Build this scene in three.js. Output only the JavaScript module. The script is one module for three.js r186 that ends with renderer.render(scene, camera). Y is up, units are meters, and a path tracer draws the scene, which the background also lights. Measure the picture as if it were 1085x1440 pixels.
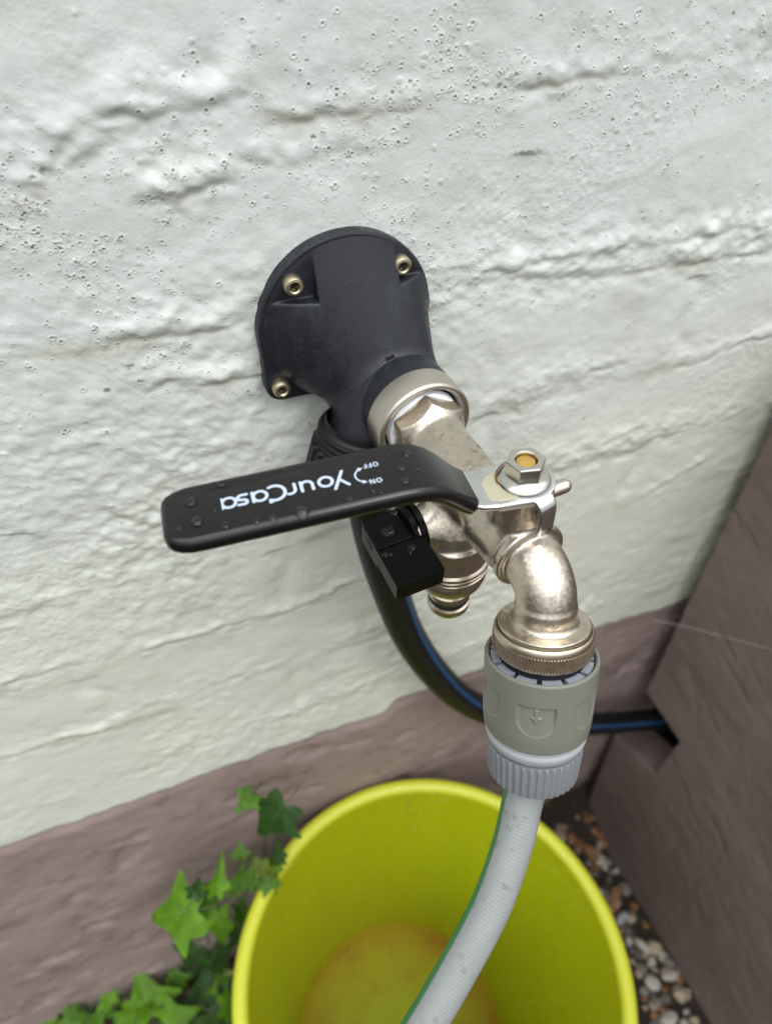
import * as THREE from 'three';
import { mergeGeometries, mergeVertices, toCreasedNormals } from 'three/addons/utils/BufferGeometryUtils.js';

// ---------------------------------------------------------------- camera, sky, sun, exposure
const scene = new THREE.Scene();
const camera = new THREE.PerspectiveCamera(70.06, 771 / 1024, 0.02, 200);
const camBasis = new THREE.Matrix4().makeBasis(
  new THREE.Vector3(0.92558, 0.02298, 0.37786), new THREE.Vector3(0.25726, 0.69406, -0.67238), new THREE.Vector3(-0.27771, 0.71955, 0.63649));
camera.quaternion.setFromRotationMatrix(camBasis);
camera.position.set(0, 0.92, 0.25);
camera.focus = 0.25;
camera.userData.fStop = camera.getFocalLength() / 2.9;      // a phone lens: pupil 2.9 mm across
scene.add(camera);
const renderer = new THREE.WebGLRenderer({ antialias: true });
renderer.setSize(771, 1024);
renderer.toneMapping = THREE.LinearToneMapping;
renderer.toneMappingExposure = 0.88;
renderer.shadowMap.enabled = true;

function hash(x, y, z = 0) {
  let h = Math.imul(x | 0, 374761393) + Math.imul(y | 0, 668265263) + Math.imul(z | 0, 2147483647 ^ 0x5bd1e995) | 0;
  h = Math.imul(h ^ (h >>> 13), 1274126177);
  return ((h ^ (h >>> 16)) >>> 0) / 4294967296;
}
function noise2(x, y, seed = 0) {                           // smooth value noise, -1..1
  const xi = Math.floor(x), yi = Math.floor(y), fx = x - xi, fy = y - yi;
  const u = fx * fx * fx * (fx * (fx * 6 - 15) + 10), v = fy * fy * fy * (fy * (fy * 6 - 15) + 10);
  const a = hash(xi, yi, seed), b = hash(xi + 1, yi, seed), c = hash(xi, yi + 1, seed), d = hash(xi + 1, yi + 1, seed);
  return (a + (b - a) * u + (c - a) * v + (a - b - c + d) * u * v) * 2 - 1;
}
function noise3(x, y, z, seed = 0) {
  const zi = Math.floor(z), f = z - zi, w = f * f * (3 - 2 * f);
  return lerp(noise2(x + zi * 19.7, y - zi * 7.3, seed), noise2(x + (zi + 1) * 19.7, y - (zi + 1) * 7.3, seed), w);
}
function fbm(x, y, oct, seed = 0) {
  let s = 0, a = 0.5, n = 0;
  for (let i = 0; i < oct; i++) { s += a * noise2(x, y, seed + i * 17); n += a; a *= 0.5; const t = x * 1.62 + y * 1.18; y = y * 1.62 - x * 1.18; x = t; }
  return s / n;
}
const clamp = (x, a = 0, b = 1) => Math.min(b, Math.max(a, x)), lerp = (a, b, t) => a + (b - a) * t;
const sstep = (a, b, x) => { const t = clamp((x - a) / (b - a)); return t * t * (3 - 2 * t); };
function rng(seed) { let s = seed >>> 0; return () => { s = (s + 0x6D2B79F5) | 0; let t = Math.imul(s ^ (s >>> 15), 1 | s); t = (t + Math.imul(t ^ (t >>> 7), 61 | t)) ^ t; return ((t ^ (t >>> 14)) >>> 0) / 4294967296; }; }

{ // overcast sky
  const W = 512, H = 256, data = new Float32Array(W * H * 4);
  for (let j = 0; j < H; j++) for (let i = 0; i < W; i++) {
    const el = (j + 0.5) / H * Math.PI - Math.PI / 2, s = Math.sin(el), az = i / W * Math.PI * 2;
    const px = Math.cos(az) * Math.cos(el), pz = Math.sin(az) * Math.cos(el);
    const cloud = 1 + 0.16 * fbm(px * 2.2 + 5, pz * 2.2 + s * 1.5 + 3, 4, 7);
    const L = s > 0 ? lerp(0.6, 4.8, Math.pow(s, 1.9)) * cloud : 0.4;
    const k = (j * W + i) * 4;
    data[k] = L * 0.965; data[k + 1] = L * 1.0; data[k + 2] = L * 1.02; data[k + 3] = 1;
  }
  const sky = new THREE.DataTexture(data, W, H, THREE.RGBAFormat, THREE.FloatType);
  sky.mapping = THREE.EquirectangularReflectionMapping; sky.magFilter = THREE.LinearFilter; sky.minFilter = THREE.LinearFilter; sky.wrapS = THREE.RepeatWrapping;
  sky.needsUpdate = true;
  scene.background = sky; scene.environment = sky;
}
const sun = new THREE.DirectionalLight(new THREE.Color(1, 0.97, 0.92), 0.9);
sun.position.set(0.5, 2.6, 1.3); sun.target.position.set(0.1, 0.6, 0);
sun.castShadow = true; sun.shadow.radius = 40; sun.shadow.mapSize.set(2048, 2048);
Object.assign(sun.shadow.camera, { left: -1.5, right: 1.5, top: 1.5, bottom: -1.5, near: 0.1, far: 8 });
scene.add(sun, sun.target);

// ---------------------------------------------------------------- helpers
const MM = 0.001;
const taken = {};
function numbered(name) { const n = taken[name] = (taken[name] ?? -1) + 1; return n ? `${name}_${String(n).padStart(3, '0')}` : name; }
function tag(o, label, category, group, kind) {
  o.userData.label = label; if (category) o.userData.category = category; if (group) o.userData.group = group; if (kind) o.userData.kind = kind;
  return o;
}
function thing(name, label, category, matrix, kind, group) {
  const g = new THREE.Group(); g.name = numbered(name); scene.add(g);
  if (matrix) { matrix.decompose(g.position, g.quaternion, g.scale); }
  return tag(g, label, category, group, kind);
}
function part(parent, name, geo, mat, label) {
  const m = new THREE.Mesh(geo, mat); m.name = name; m.castShadow = m.receiveShadow = true;
  if (label) m.userData.label = label;
  parent.add(m); return m;
}
const V = (x, y, z) => new THREE.Vector3(x, y, z);
const basisAt = (x, y, z, o) => new THREE.Matrix4().makeBasis(x, y, z).setPosition(o);
function scaled(g, k = MM) { g.scale(k, k, k); return g; }
const plain = (g) => { const q = g.index ? g.toNonIndexed() : g; for (const k of Object.keys(q.attributes)) if (!['position', 'normal', 'uv'].includes(k)) q.deleteAttribute(k); return q; };
const merge = (list) => mergeGeometries(list.map(plain));
function lathe(pts, seg = 96) { // [r, y] in mm; sharp corners kept where the profile repeats a point
  const g = new THREE.LatheGeometry(pts.map(([r, y]) => new THREE.Vector2(r, y)), seg);
  return toCreasedNormals(g, 0.6);
}
// Surface nets over a signed distance field, mm; smooth normals from the field; box-mapped uv in metres
function sdfMesh(f, lo, hi, cell, grain = 0) {
  const n = [0, 1, 2].map((i) => Math.ceil((hi[i] - lo[i]) / cell) + 1), [nx, ny, nz] = n;
  const v = new Float32Array(nx * ny * nz);
  for (let k = 0, q = 0; k < nz; k++) for (let j = 0; j < ny; j++) for (let i = 0; i < nx; i++) v[q++] = f(lo[0] + i * cell, lo[1] + j * cell, lo[2] + k * cell);
  const id = new Int32Array(nx * ny * nz).fill(-1), P = [], I = [];
  const off = [0, 1, nx, nx + 1, nx * ny, nx * ny + 1, nx * ny + nx, nx * ny + nx + 1];
  const E2 = [[0, 1], [2, 3], [4, 5], [6, 7], [0, 2], [1, 3], [4, 6], [5, 7], [0, 4], [1, 5], [2, 6], [3, 7]];
  for (let k = 0; k < nz - 1; k++) for (let j = 0; j < ny - 1; j++) for (let i = 0; i < nx - 1; i++) {
    const b = i + nx * (j + ny * k); let m = 0;
    for (let c = 0; c < 8; c++) if (v[b + off[c]] < 0) m |= 1 << c;
    if (m === 0 || m === 255) continue;
    let x = 0, y = 0, z = 0, cnt = 0;
    for (const [p, q] of E2) {
      if (((m >> p) & 1) === ((m >> q) & 1)) continue;
      const a = v[b + off[p]], c = v[b + off[q]], t = a / (a - c);
      x += lerp(p & 1, q & 1, t); y += lerp((p >> 1) & 1, (q >> 1) & 1, t); z += lerp(p >> 2, q >> 2, t); cnt++;
    }
    id[b] = P.length / 3; P.push(lo[0] + (i + x / cnt) * cell, lo[1] + (j + y / cnt) * cell, lo[2] + (k + z / cnt) * cell);
  }
  const sx = 1, sy = nx, sz = nx * ny;
  const quad = (a, b, c, d, flip) => { if (a < 0 || b < 0 || c < 0 || d < 0) return; flip ? I.push(a, c, b, a, d, c) : I.push(a, b, c, a, c, d); };
  for (let k = 1; k < nz - 1; k++) for (let j = 1; j < ny - 1; j++) for (let i = 1; i < nx - 1; i++) {
    const b = i + nx * (j + ny * k), in0 = v[b] < 0;
    if (in0 !== v[b + sx] < 0) quad(id[b - sy - sz], id[b - sz], id[b], id[b - sy], !in0);
    if (in0 !== v[b + sy] < 0) quad(id[b - sx - sz], id[b - sx], id[b], id[b - sz], !in0);
    if (in0 !== v[b + sz] < 0) quad(id[b - sx - sy], id[b - sy], id[b], id[b - sx], !in0);
  }
  const TN = grain ? new Float32Array(P.length) : null;
  const N = new Float32Array(P.length), uv = new Float32Array(P.length / 3 * 2), e = cell * 0.45;
  for (let q = 0; q < P.length; q += 3) {
    const [x, y, z] = [P[q], P[q + 1], P[q + 2]];
    let a = f(x + e, y, z) - f(x - e, y, z), b = f(x, y + e, z) - f(x, y - e, z), c = f(x, y, z + e) - f(x, y, z - e);
    const l = Math.hypot(a, b, c) || 1; a /= l; b /= l; c /= l;
    if (grain) { // cast grain and a faint mottled tone
      a += grain * noise3(x * 1.3, y * 1.3, z * 1.3, 301); b += grain * noise3(x * 1.3 + 40, y * 1.3, z * 1.3, 302); c += grain * noise3(x * 1.3, y * 1.3 + 40, z * 1.3, 303);
      const m = Math.hypot(a, b, c); a /= m; b /= m; c /= m;
      const t = 1 - 0.08 * sstep(-0.2, 0.7, noise3(x * 0.12, y * 0.12, z * 0.12, 304)) - 0.16 * sstep(0.6, 0.85, noise3(x * 0.42, y * 0.42, z * 0.42, 305)) + 0.06 * noise3(x * 1.6, y * 1.6, z * 1.6, 306);
      TN[q] = t; TN[q + 1] = t * (0.99 - (1 - t) * 0.1); TN[q + 2] = t * (0.98 - (1 - t) * 0.25);
    }
    N[q] = a; N[q + 1] = b; N[q + 2] = c;
    const A = Math.abs(a), B = Math.abs(b), C = Math.abs(c), w = q / 3 * 2;
    if (A >= B && A >= C) { uv[w] = z * MM; uv[w + 1] = y * MM; } else if (B >= C) { uv[w] = x * MM; uv[w + 1] = z * MM; } else { uv[w] = x * MM; uv[w + 1] = y * MM; }
  }
  const g = new THREE.BufferGeometry();
  g.setAttribute('position', new THREE.Float32BufferAttribute(P, 3)); g.setAttribute('normal', new THREE.BufferAttribute(N, 3)); g.setAttribute('uv', new THREE.BufferAttribute(uv, 2));
  g.setIndex(I); if (TN) g.setAttribute("color", new THREE.BufferAttribute(TN, 3));
  return scaled(g);
}
const smin = (a, b, k) => { const h = Math.max(k - Math.abs(a - b), 0) / k; return Math.min(a, b) - h * h * k * 0.25; };
const smax = (a, b, k) => -smin(-a, -b, k);
function capsule(x, y, z, a, b, ra, rb = ra) {
  const dx = b[0] - a[0], dy = b[1] - a[1], dz = b[2] - a[2], h = clamp(((x - a[0]) * dx + (y - a[1]) * dy + (z - a[2]) * dz) / (dx * dx + dy * dy + dz * dz));
  return Math.hypot(x - a[0] - dx * h, y - a[1] - dy * h, z - a[2] - dz * h) - lerp(ra, rb, h);
}
function cyl(x, y, z, o, d, h0, h1, r, round = 0.6) {       // capped cylinder from o along unit d
  const px = x - o[0], py = y - o[1], pz = z - o[2], h = px * d[0] + py * d[1] + pz * d[2], rad = Math.sqrt(Math.max(px * px + py * py + pz * pz - h * h, 0));
  const a = rad - r + round, b = Math.abs(h - (h0 + h1) / 2) - (h1 - h0) / 2 + round;
  return Math.min(Math.max(a, b), 0) + Math.hypot(Math.max(a, 0), Math.max(b, 0)) - round;
}
// a strip of a tube: angles th0..th1 round a curve, parallel-transported from the direction n0
function sweep(curve, radius, n0, th0 = 0, th1 = Math.PI * 2, len = 120, seg = 40) {
  const P = [], N = [], U = [], I = []; const L = curve.getLength();
  let nrm = n0.clone(), prev = null;
  for (let i = 0; i <= len; i++) {
    const t = i / len, p = curve.getPointAt(t), d = curve.getTangentAt(t);
    if (prev) nrm.applyQuaternion(new THREE.Quaternion().setFromUnitVectors(prev, d));
    nrm.addScaledVector(d, -nrm.dot(d)).normalize(); prev = d;
    const bi = d.clone().cross(nrm);
    for (let j = 0; j <= seg; j++) {
      const th = lerp(th0, th1, j / seg), n = nrm.clone().multiplyScalar(Math.cos(th)).addScaledVector(bi, Math.sin(th));
      const r = typeof radius === 'function' ? radius(t, th) : radius;
      P.push(p.x + n.x * r, p.y + n.y * r, p.z + n.z * r); N.push(n.x, n.y, n.z); U.push(lerp(th0, th1, j / seg) / (2 * Math.PI), t * L);
      if (i < len && j < seg) { const a = i * (seg + 1) + j, b = a + seg + 1; I.push(a, a + 1, b, b, a + 1, b + 1); }
    }
  }
  const g = new THREE.BufferGeometry();
  g.setAttribute('position', new THREE.Float32BufferAttribute(P, 3)); g.setAttribute('normal', new THREE.Float32BufferAttribute(N, 3)); g.setAttribute('uv', new THREE.Float32BufferAttribute(U, 2)); g.setIndex(I);
  return g;
}
// skin over closed rings of points (mm), capped at both ends
function loft(rings, crease = 0.9) {
  const P = [], I = [], m = rings[0].length;
  for (const r of rings) for (const p of r) P.push(p[0], p[1], p[2]);
  for (let i = 0; i < rings.length - 1; i++) for (let j = 0; j < m; j++) { const a = i * m + j, b = i * m + (j + 1) % m; I.push(a, b, a + m, a + m, b, b + m); }
  for (const [i, flip] of [[0, true], [rings.length - 1, false]]) {
    const c = P.length / 3; let x = 0, y = 0, z = 0; for (const p of rings[i]) { x += p[0] / m; y += p[1] / m; z += p[2] / m; } P.push(x, y, z);
    for (let j = 0; j < m; j++) { const a = i * m + j, b = i * m + (j + 1) % m; flip ? I.push(c, b, a) : I.push(c, a, b); }
  }
  const g = new THREE.BufferGeometry(); g.setAttribute('position', new THREE.Float32BufferAttribute(P, 3)); g.setIndex(I);
  g.setAttribute('uv', new THREE.Float32BufferAttribute(new Float32Array(P.length / 3 * 2).map((_, i) => P[(i >> 1) * 3 + (i & 1 ? 2 : 0)] * MM), 2));
  g.computeVertexNormals();
  return scaled(crease ? toCreasedNormals(g, crease) : g);
}
function dataTex(w, h, fn, srgb, rep = 1) {
  const d = new Uint8Array(w * h * 4);
  for (let j = 0; j < h; j++) for (let i = 0; i < w; i++) { const c = fn(i, j), k = (j * w + i) * 4; d[k] = clamp(c[0]) * 255; d[k + 1] = clamp(c[1] ?? c[0]) * 255; d[k + 2] = clamp(c[2] ?? c[0]) * 255; d[k + 3] = 255; }
  const t = new THREE.DataTexture(d, w, h); t.wrapS = t.wrapT = THREE.MirroredRepeatWrapping; t.magFilter = THREE.LinearFilter; t.minFilter = THREE.LinearMipmapLinearFilter; t.generateMipmaps = true;
  if (srgb) t.colorSpace = THREE.SRGBColorSpace;
  t.repeat.set(rep, rep); t.needsUpdate = true; return t;
}
const toS = (x) => x <= 0.0031308 ? 12.92 * x : 1.055 * Math.pow(x, 1 / 2.4) - 0.055;
const lin = (r, g, b) => new THREE.Color().setRGB(r, g, b);
const std = (c, rough, o = {}) => new THREE.MeshStandardMaterial({ color: c, roughness: rough, ...o });
const phys = (c, rough, o = {}) => new THREE.MeshPhysicalMaterial({ color: c, roughness: rough, ...o });

// ---------------------------------------------------------------- fine textures
const grainTex = dataTex(512, 512, (i, j) => [0.5 + 0.32 * noise2(i / 3.1, j / 3.1, 3) + 0.22 * noise2(i / 7, j / 7, 4) + 0.1 * noise2(i / 26, j / 26, 9)], false, 1 / 0.06);
const fineGrain = dataTex(512, 512, (i, j) => [0.5 + 0.3 * noise2(i / 2.6, j / 2.6, 13) + 0.2 * noise2(i / 5.5, j / 5.5, 14)], false, 1 / 0.075);
const castRough = dataTex(512, 512, (i, j) => { const n = fbm(i / 90, j / 90, 4, 21), m = fbm(i / 5, j / 5, 2, 25); return [1, clamp(0.36 + 0.08 * n + 0.1 * m, 0.16, 0.8), 1]; }, false, 1 / 0.09);
const castColor = dataTex(512, 512, (i, j) => { const n = sstep(-0.1, 0.7, fbm(i / 70, j / 70, 5, 31)), s = sstep(0.45, 0.75, fbm(i / 22, j / 22, 4, 39)); const k = 1 - 0.07 * n - 0.1 * s; return [k, k * (1 - 0.03 * n - 0.05 * s), k * (1 - 0.08 * n - 0.14 * s)]; }, true, 1 / 0.11);
const smudgeRough = dataTex(512, 512, (i, j) => [1, clamp(0.5 + 0.3 * fbm(i / 80, j / 50, 5, 41) + 0.12 * noise2(i / 4, j / 4, 44)), 1], false, 1 / 0.08);
const mouldTex = dataTex(512, 512, (i, j) => [0.5 + 0.3 * noise2(i / 2.5, j / 2.5, 53) + 0.2 * fbm(i / 40, j / 40, 3, 57)], false, 1 / 0.09);

const scuffs = dataTex(512, 512, (i, j) => { const n = sstep(0.1, 0.75, fbm(i / 46, j / 64, 5, 321)), f = sstep(0.5, 0.8, noise2(i / 3, j / 40, 323)) * sstep(0.0, 0.5, fbm(i / 60, j / 60, 3, 325)); const k = 0.7 * n + 0.5 * f; return [toS(0.0105 + 0.013 * k), toS(0.012 + 0.014 * k), toS(0.0175 + 0.016 * k)]; }, true, 1 / 0.11);
const M = {
  nickel: std(lin(0.64, 0.575, 0.485), 0.33, { metalness: 1, vertexColors: true }),
  nickelSmooth: std(lin(0.6, 0.525, 0.43), 0.95, { metalness: 1, map: castColor, roughnessMap: castRough }),
  ringNickel: std(lin(0.6, 0.55, 0.48), 0.36, { metalness: 1, bumpMap: fineGrain, bumpScale: 0.000015 }),
  chrome: std(lin(0.72, 0.72, 0.71), 0.1, { metalness: 1, bumpMap: grainTex, bumpScale: 0.00003 }),
  steel: std(lin(0.62, 0.6, 0.56), 0.22, { metalness: 1 }),
  brass: std(lin(0.72, 0.46, 0.14), 0.35, { metalness: 1, bumpMap: grainTex, bumpScale: 0.00008 }),
  zinc: std(lin(0.5, 0.45, 0.31), 0.42, { metalness: 1 }),
  leverBlack: phys(lin(0.0045, 0.0038, 0.004), 0.3, { bumpMap: mouldTex, bumpScale: 0.00001, clearcoat: 0.4, clearcoatRoughness: 0.05, specularIntensity: 0.5 }),
  valveBlack: phys(lin(0.002, 0.002, 0.0022), 0.3, { specularIntensity: 0.2, bumpMap: mouldTex, bumpScale: 0.00002 }),
  hood: std(lin(1, 1, 1), 1.0, { map: scuffs, roughnessMap: smudgeRough, bumpMap: mouldTex, bumpScale: 0.00005 }),
  rubber: phys(lin(0.006, 0.006, 0.007), 0.5, { specularIntensity: 0.6 }),
  tape: std(lin(0.78, 0.8, 0.84), 0.55),
  collarGrey: std(lin(0.165, 0.167, 0.138), 0.42, { bumpMap: mouldTex, bumpScale: 0.00004 }),
  clipGrey: std(lin(0.28, 0.3, 0.34), 0.35),
  clipDark: std(lin(0.05, 0.055, 0.075), 0.4),
  nutGrey: std(lin(0.19, 0.203, 0.215), 0.36, { bumpMap: mouldTex, bumpScale: 0.00002 }),
  pale: std(lin(0.33, 0.345, 0.355), 0.3),
  pipe: phys(lin(0.008, 0.008, 0.009), 0.45, { specularIntensity: 0.6 }),
  pipeBlue: std(lin(0.012, 0.05, 0.12), 0.5),
  grease: phys(lin(0.4, 0.38, 0.27), 0.3, { clearcoat: 0.5 }),
  rust: std(lin(0.2, 0.075, 0.01), 0.7),
  print: std(lin(0.5, 0.56, 0.66), 0.5),
  water: phys(lin(1, 1, 1), 0.02, { transmission: 1, thickness: 0.002, ior: 1.33 }),
};

// ---------------------------------------------------------------- the wall
const AX = 0.1034;                                          // where the tap's axis meets the wall
const JOINTS = [0.843, 0.768, 0.692, 0.636, 0.583, 0.521, 0.462];
const jointY = (k, x) => JOINTS[k] + 0.005 * noise2(x * 9, k * 3.1, 61) + 0.0028 * noise2(x * 31, k * 5.7, 62) + (k === 0 ? -0.014 * sstep(0.03, -0.01, x) : 0) + (k === 1 ? -0.012 * sstep(0.16, 0.3, x) : 0);
// ledges where the brick edges show through the paint: [x0, y0, x1, y1, strength]
const LEDGES = [[-0.021, 0.827, -0.008, 0.83, 1], [-0.008, 0.83, 0.006, 0.8435, 0.7], [0.006, 0.844, 0.044, 0.8445, 0.8], [0.044, 0.8445, 0.058, 0.847, 0.5], [0.066, 0.8375, 0.115, 0.836, 0.9], [0.052, 0.8265, 0.068, 0.8225, 0.6], [0.068, 0.8225, 0.1, 0.8245, 0.4], [0.019, 0.818, 0.048, 0.819, 1.25], [0.15, 0.8405, 0.192, 0.84, 0.9], [0.19, 0.84, 0.235, 0.842, 0.35], [-0.0095, 0.768, 0.049, 0.767, 0.9], [0.0037, 0.746, 0.043, 0.743, 0.95], [0.137, 0.7735, 0.166, 0.768, 0.7], [0.166, 0.768, 0.308, 0.7675, 0.75], [0.165, 0.765, 0.2, 0.757, 0.5], [0.2, 0.757, 0.316, 0.751, 0.65], [0.279, 0.689, 0.346, 0.695, 0.8], [0.153, 0.688, 0.172, 0.693, 0.7], [-0.1, 0.591, -0.06, 0.587, 0.9], [-0.038, 0.5826, 0.047, 0.58, 0.75], [0.027, 0.575, 0.091, 0.584, 0.75], [-0.123, 0.5226, -0.062, 0.52, 0.6], [-0.027, 0.688, -0.003, 0.669, 0.6], [0.246, 0.646, 0.27, 0.65, 0.6], [0.292, 0.583, 0.341, 0.605, 0.6], [0.2, 0.795, 0.26, 0.812, 0.15], [0.1, 0.655, 0.15, 0.66, 0.5], [0.2, 0.7, 0.25, 0.703, 0.45]];
function ledges(x, y, visit) {
  let near = false;
  for (const l of LEDGES) if (y > Math.min(l[1], l[3]) - 0.02 && y < Math.max(l[1], l[3]) + 0.02 && x > l[0] - 0.02 && x < l[2] + 0.02) { near = true; break; }
  if (!near) return;
  const wx = x + 0.0025 * noise2(x * 90, y * 90, 341), wy = y + 0.002 * noise2(x * 70, y * 70, 342) + 0.001 * noise2(x * 210, y * 210, 343);
  for (const [x0, y0, x1, y1, a] of LEDGES) {
    const dx = x1 - x0, dy = y1 - y0, L = Math.hypot(dx, dy), t = ((wx - x0) * dx + (wy - y0) * dy) / L, d = ((wy - y0) * dx - (wx - x0) * dy) / L;
    if (Math.abs(d) > 0.02 || t < -0.012 || t > L + 0.012) continue;
    visit(d, a * sstep(-0.006, 0.006, t) * sstep(L + 0.006, L - 0.006, t) * (0.75 + 0.5 * noise2(wx * 60, wy * 60, 345)));
  }
}
function wallH(x, y) {                                      // metres, out of the wall
  let h = 0.0012 * fbm(x * 7 + 3, y * 9 + 1, 3, 71);
  const wx = x + 0.004 * noise2(x * 40, y * 40, 73), wy = y + 0.003 * noise2(x * 38 + 9, y * 38, 74);
  const far = sstep(0.56, 0.5, y) * 0.45;
  for (let k = 0; k < JOINTS.length; k++) {
    const d = wy - jointY(k, wx); if (Math.abs(d) > 0.05) continue;
    const amp = sstep(-0.25 + 0.35 * Math.min(k / 2, 1), 0.85, noise2(wx * 14 + k * 7.7, k * 9.1, 75)) * (1 - far);
    h += (0.0033 * Math.exp(-Math.pow((d - 0.008) / 0.0085, 2)) - 0.0022 * Math.exp(-Math.pow((d + 0.0045) / 0.0045, 2))) * (0.04 + 0.72 * amp) * (k < 2 ? 0.2 : 0.4);
    const rough = Math.exp(-Math.pow((d - 0.004) / 0.016, 2));
    h += rough * 0.0013 * fbm(wx * 115, wy * 165, 3, 76 + k) * (0.3 + 0.6 * amp);
    // perpend joints, half a brick shifted on every other course
    const bx = (x + (k & 1 ? 0.06 : -0.05)) / 0.225, fx = (bx - Math.round(bx)) * 0.225;
    if (d > 0.004 && d < 0.072) h -= 0.0014 * Math.exp(-Math.pow((fx + 0.005 * noise2(y * 60, k, 79)) / 0.006, 2)) * sstep(0.004, 0.014, d) * sstep(0.07, 0.06, d);
  }
  ledges(x, y, (d, a) => { h += a * (0.00125 * Math.exp(-Math.pow((d - 0.0032) / 0.004, 2)) - 0.00075 * Math.exp(-Math.pow((d + 0.0013) / 0.0016, 2)) + 0.0009 * Math.exp(-Math.pow((d - 0.002) / 0.011, 2)) * fbm(x * 170, y * 190, 2, 347)); });
  const m = sstep(-0.15, 0.5, fbm(x * 10 + 7, y * 13 + 2, 3, 81)), b = sstep(0.85, 0.66, y) ;
  const gr = Math.exp(-Math.pow((x - 0.0) / 0.085, 2)) * sstep(0.6, 0.67, y) * sstep(0.83, 0.75, y);
  h += (0.00013 + 0.0007 * m * b + 0.0007 * gr) * fbm(x * 150, y * 165, 3, 83);
  h += 0.00035 * fbm(x * 48, y * 62, 2, 85);
  return h;
}
const plinthTop = (x) => 0.4225 + 0.011 * sstep(0.112, 0.124, x) + 0.0022 * noise2(x * 30, 2, 91) + 0.0012 * noise2(x * 110, 5, 92) - 0.006 * sstep(0.3, 0.37, x);
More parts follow.
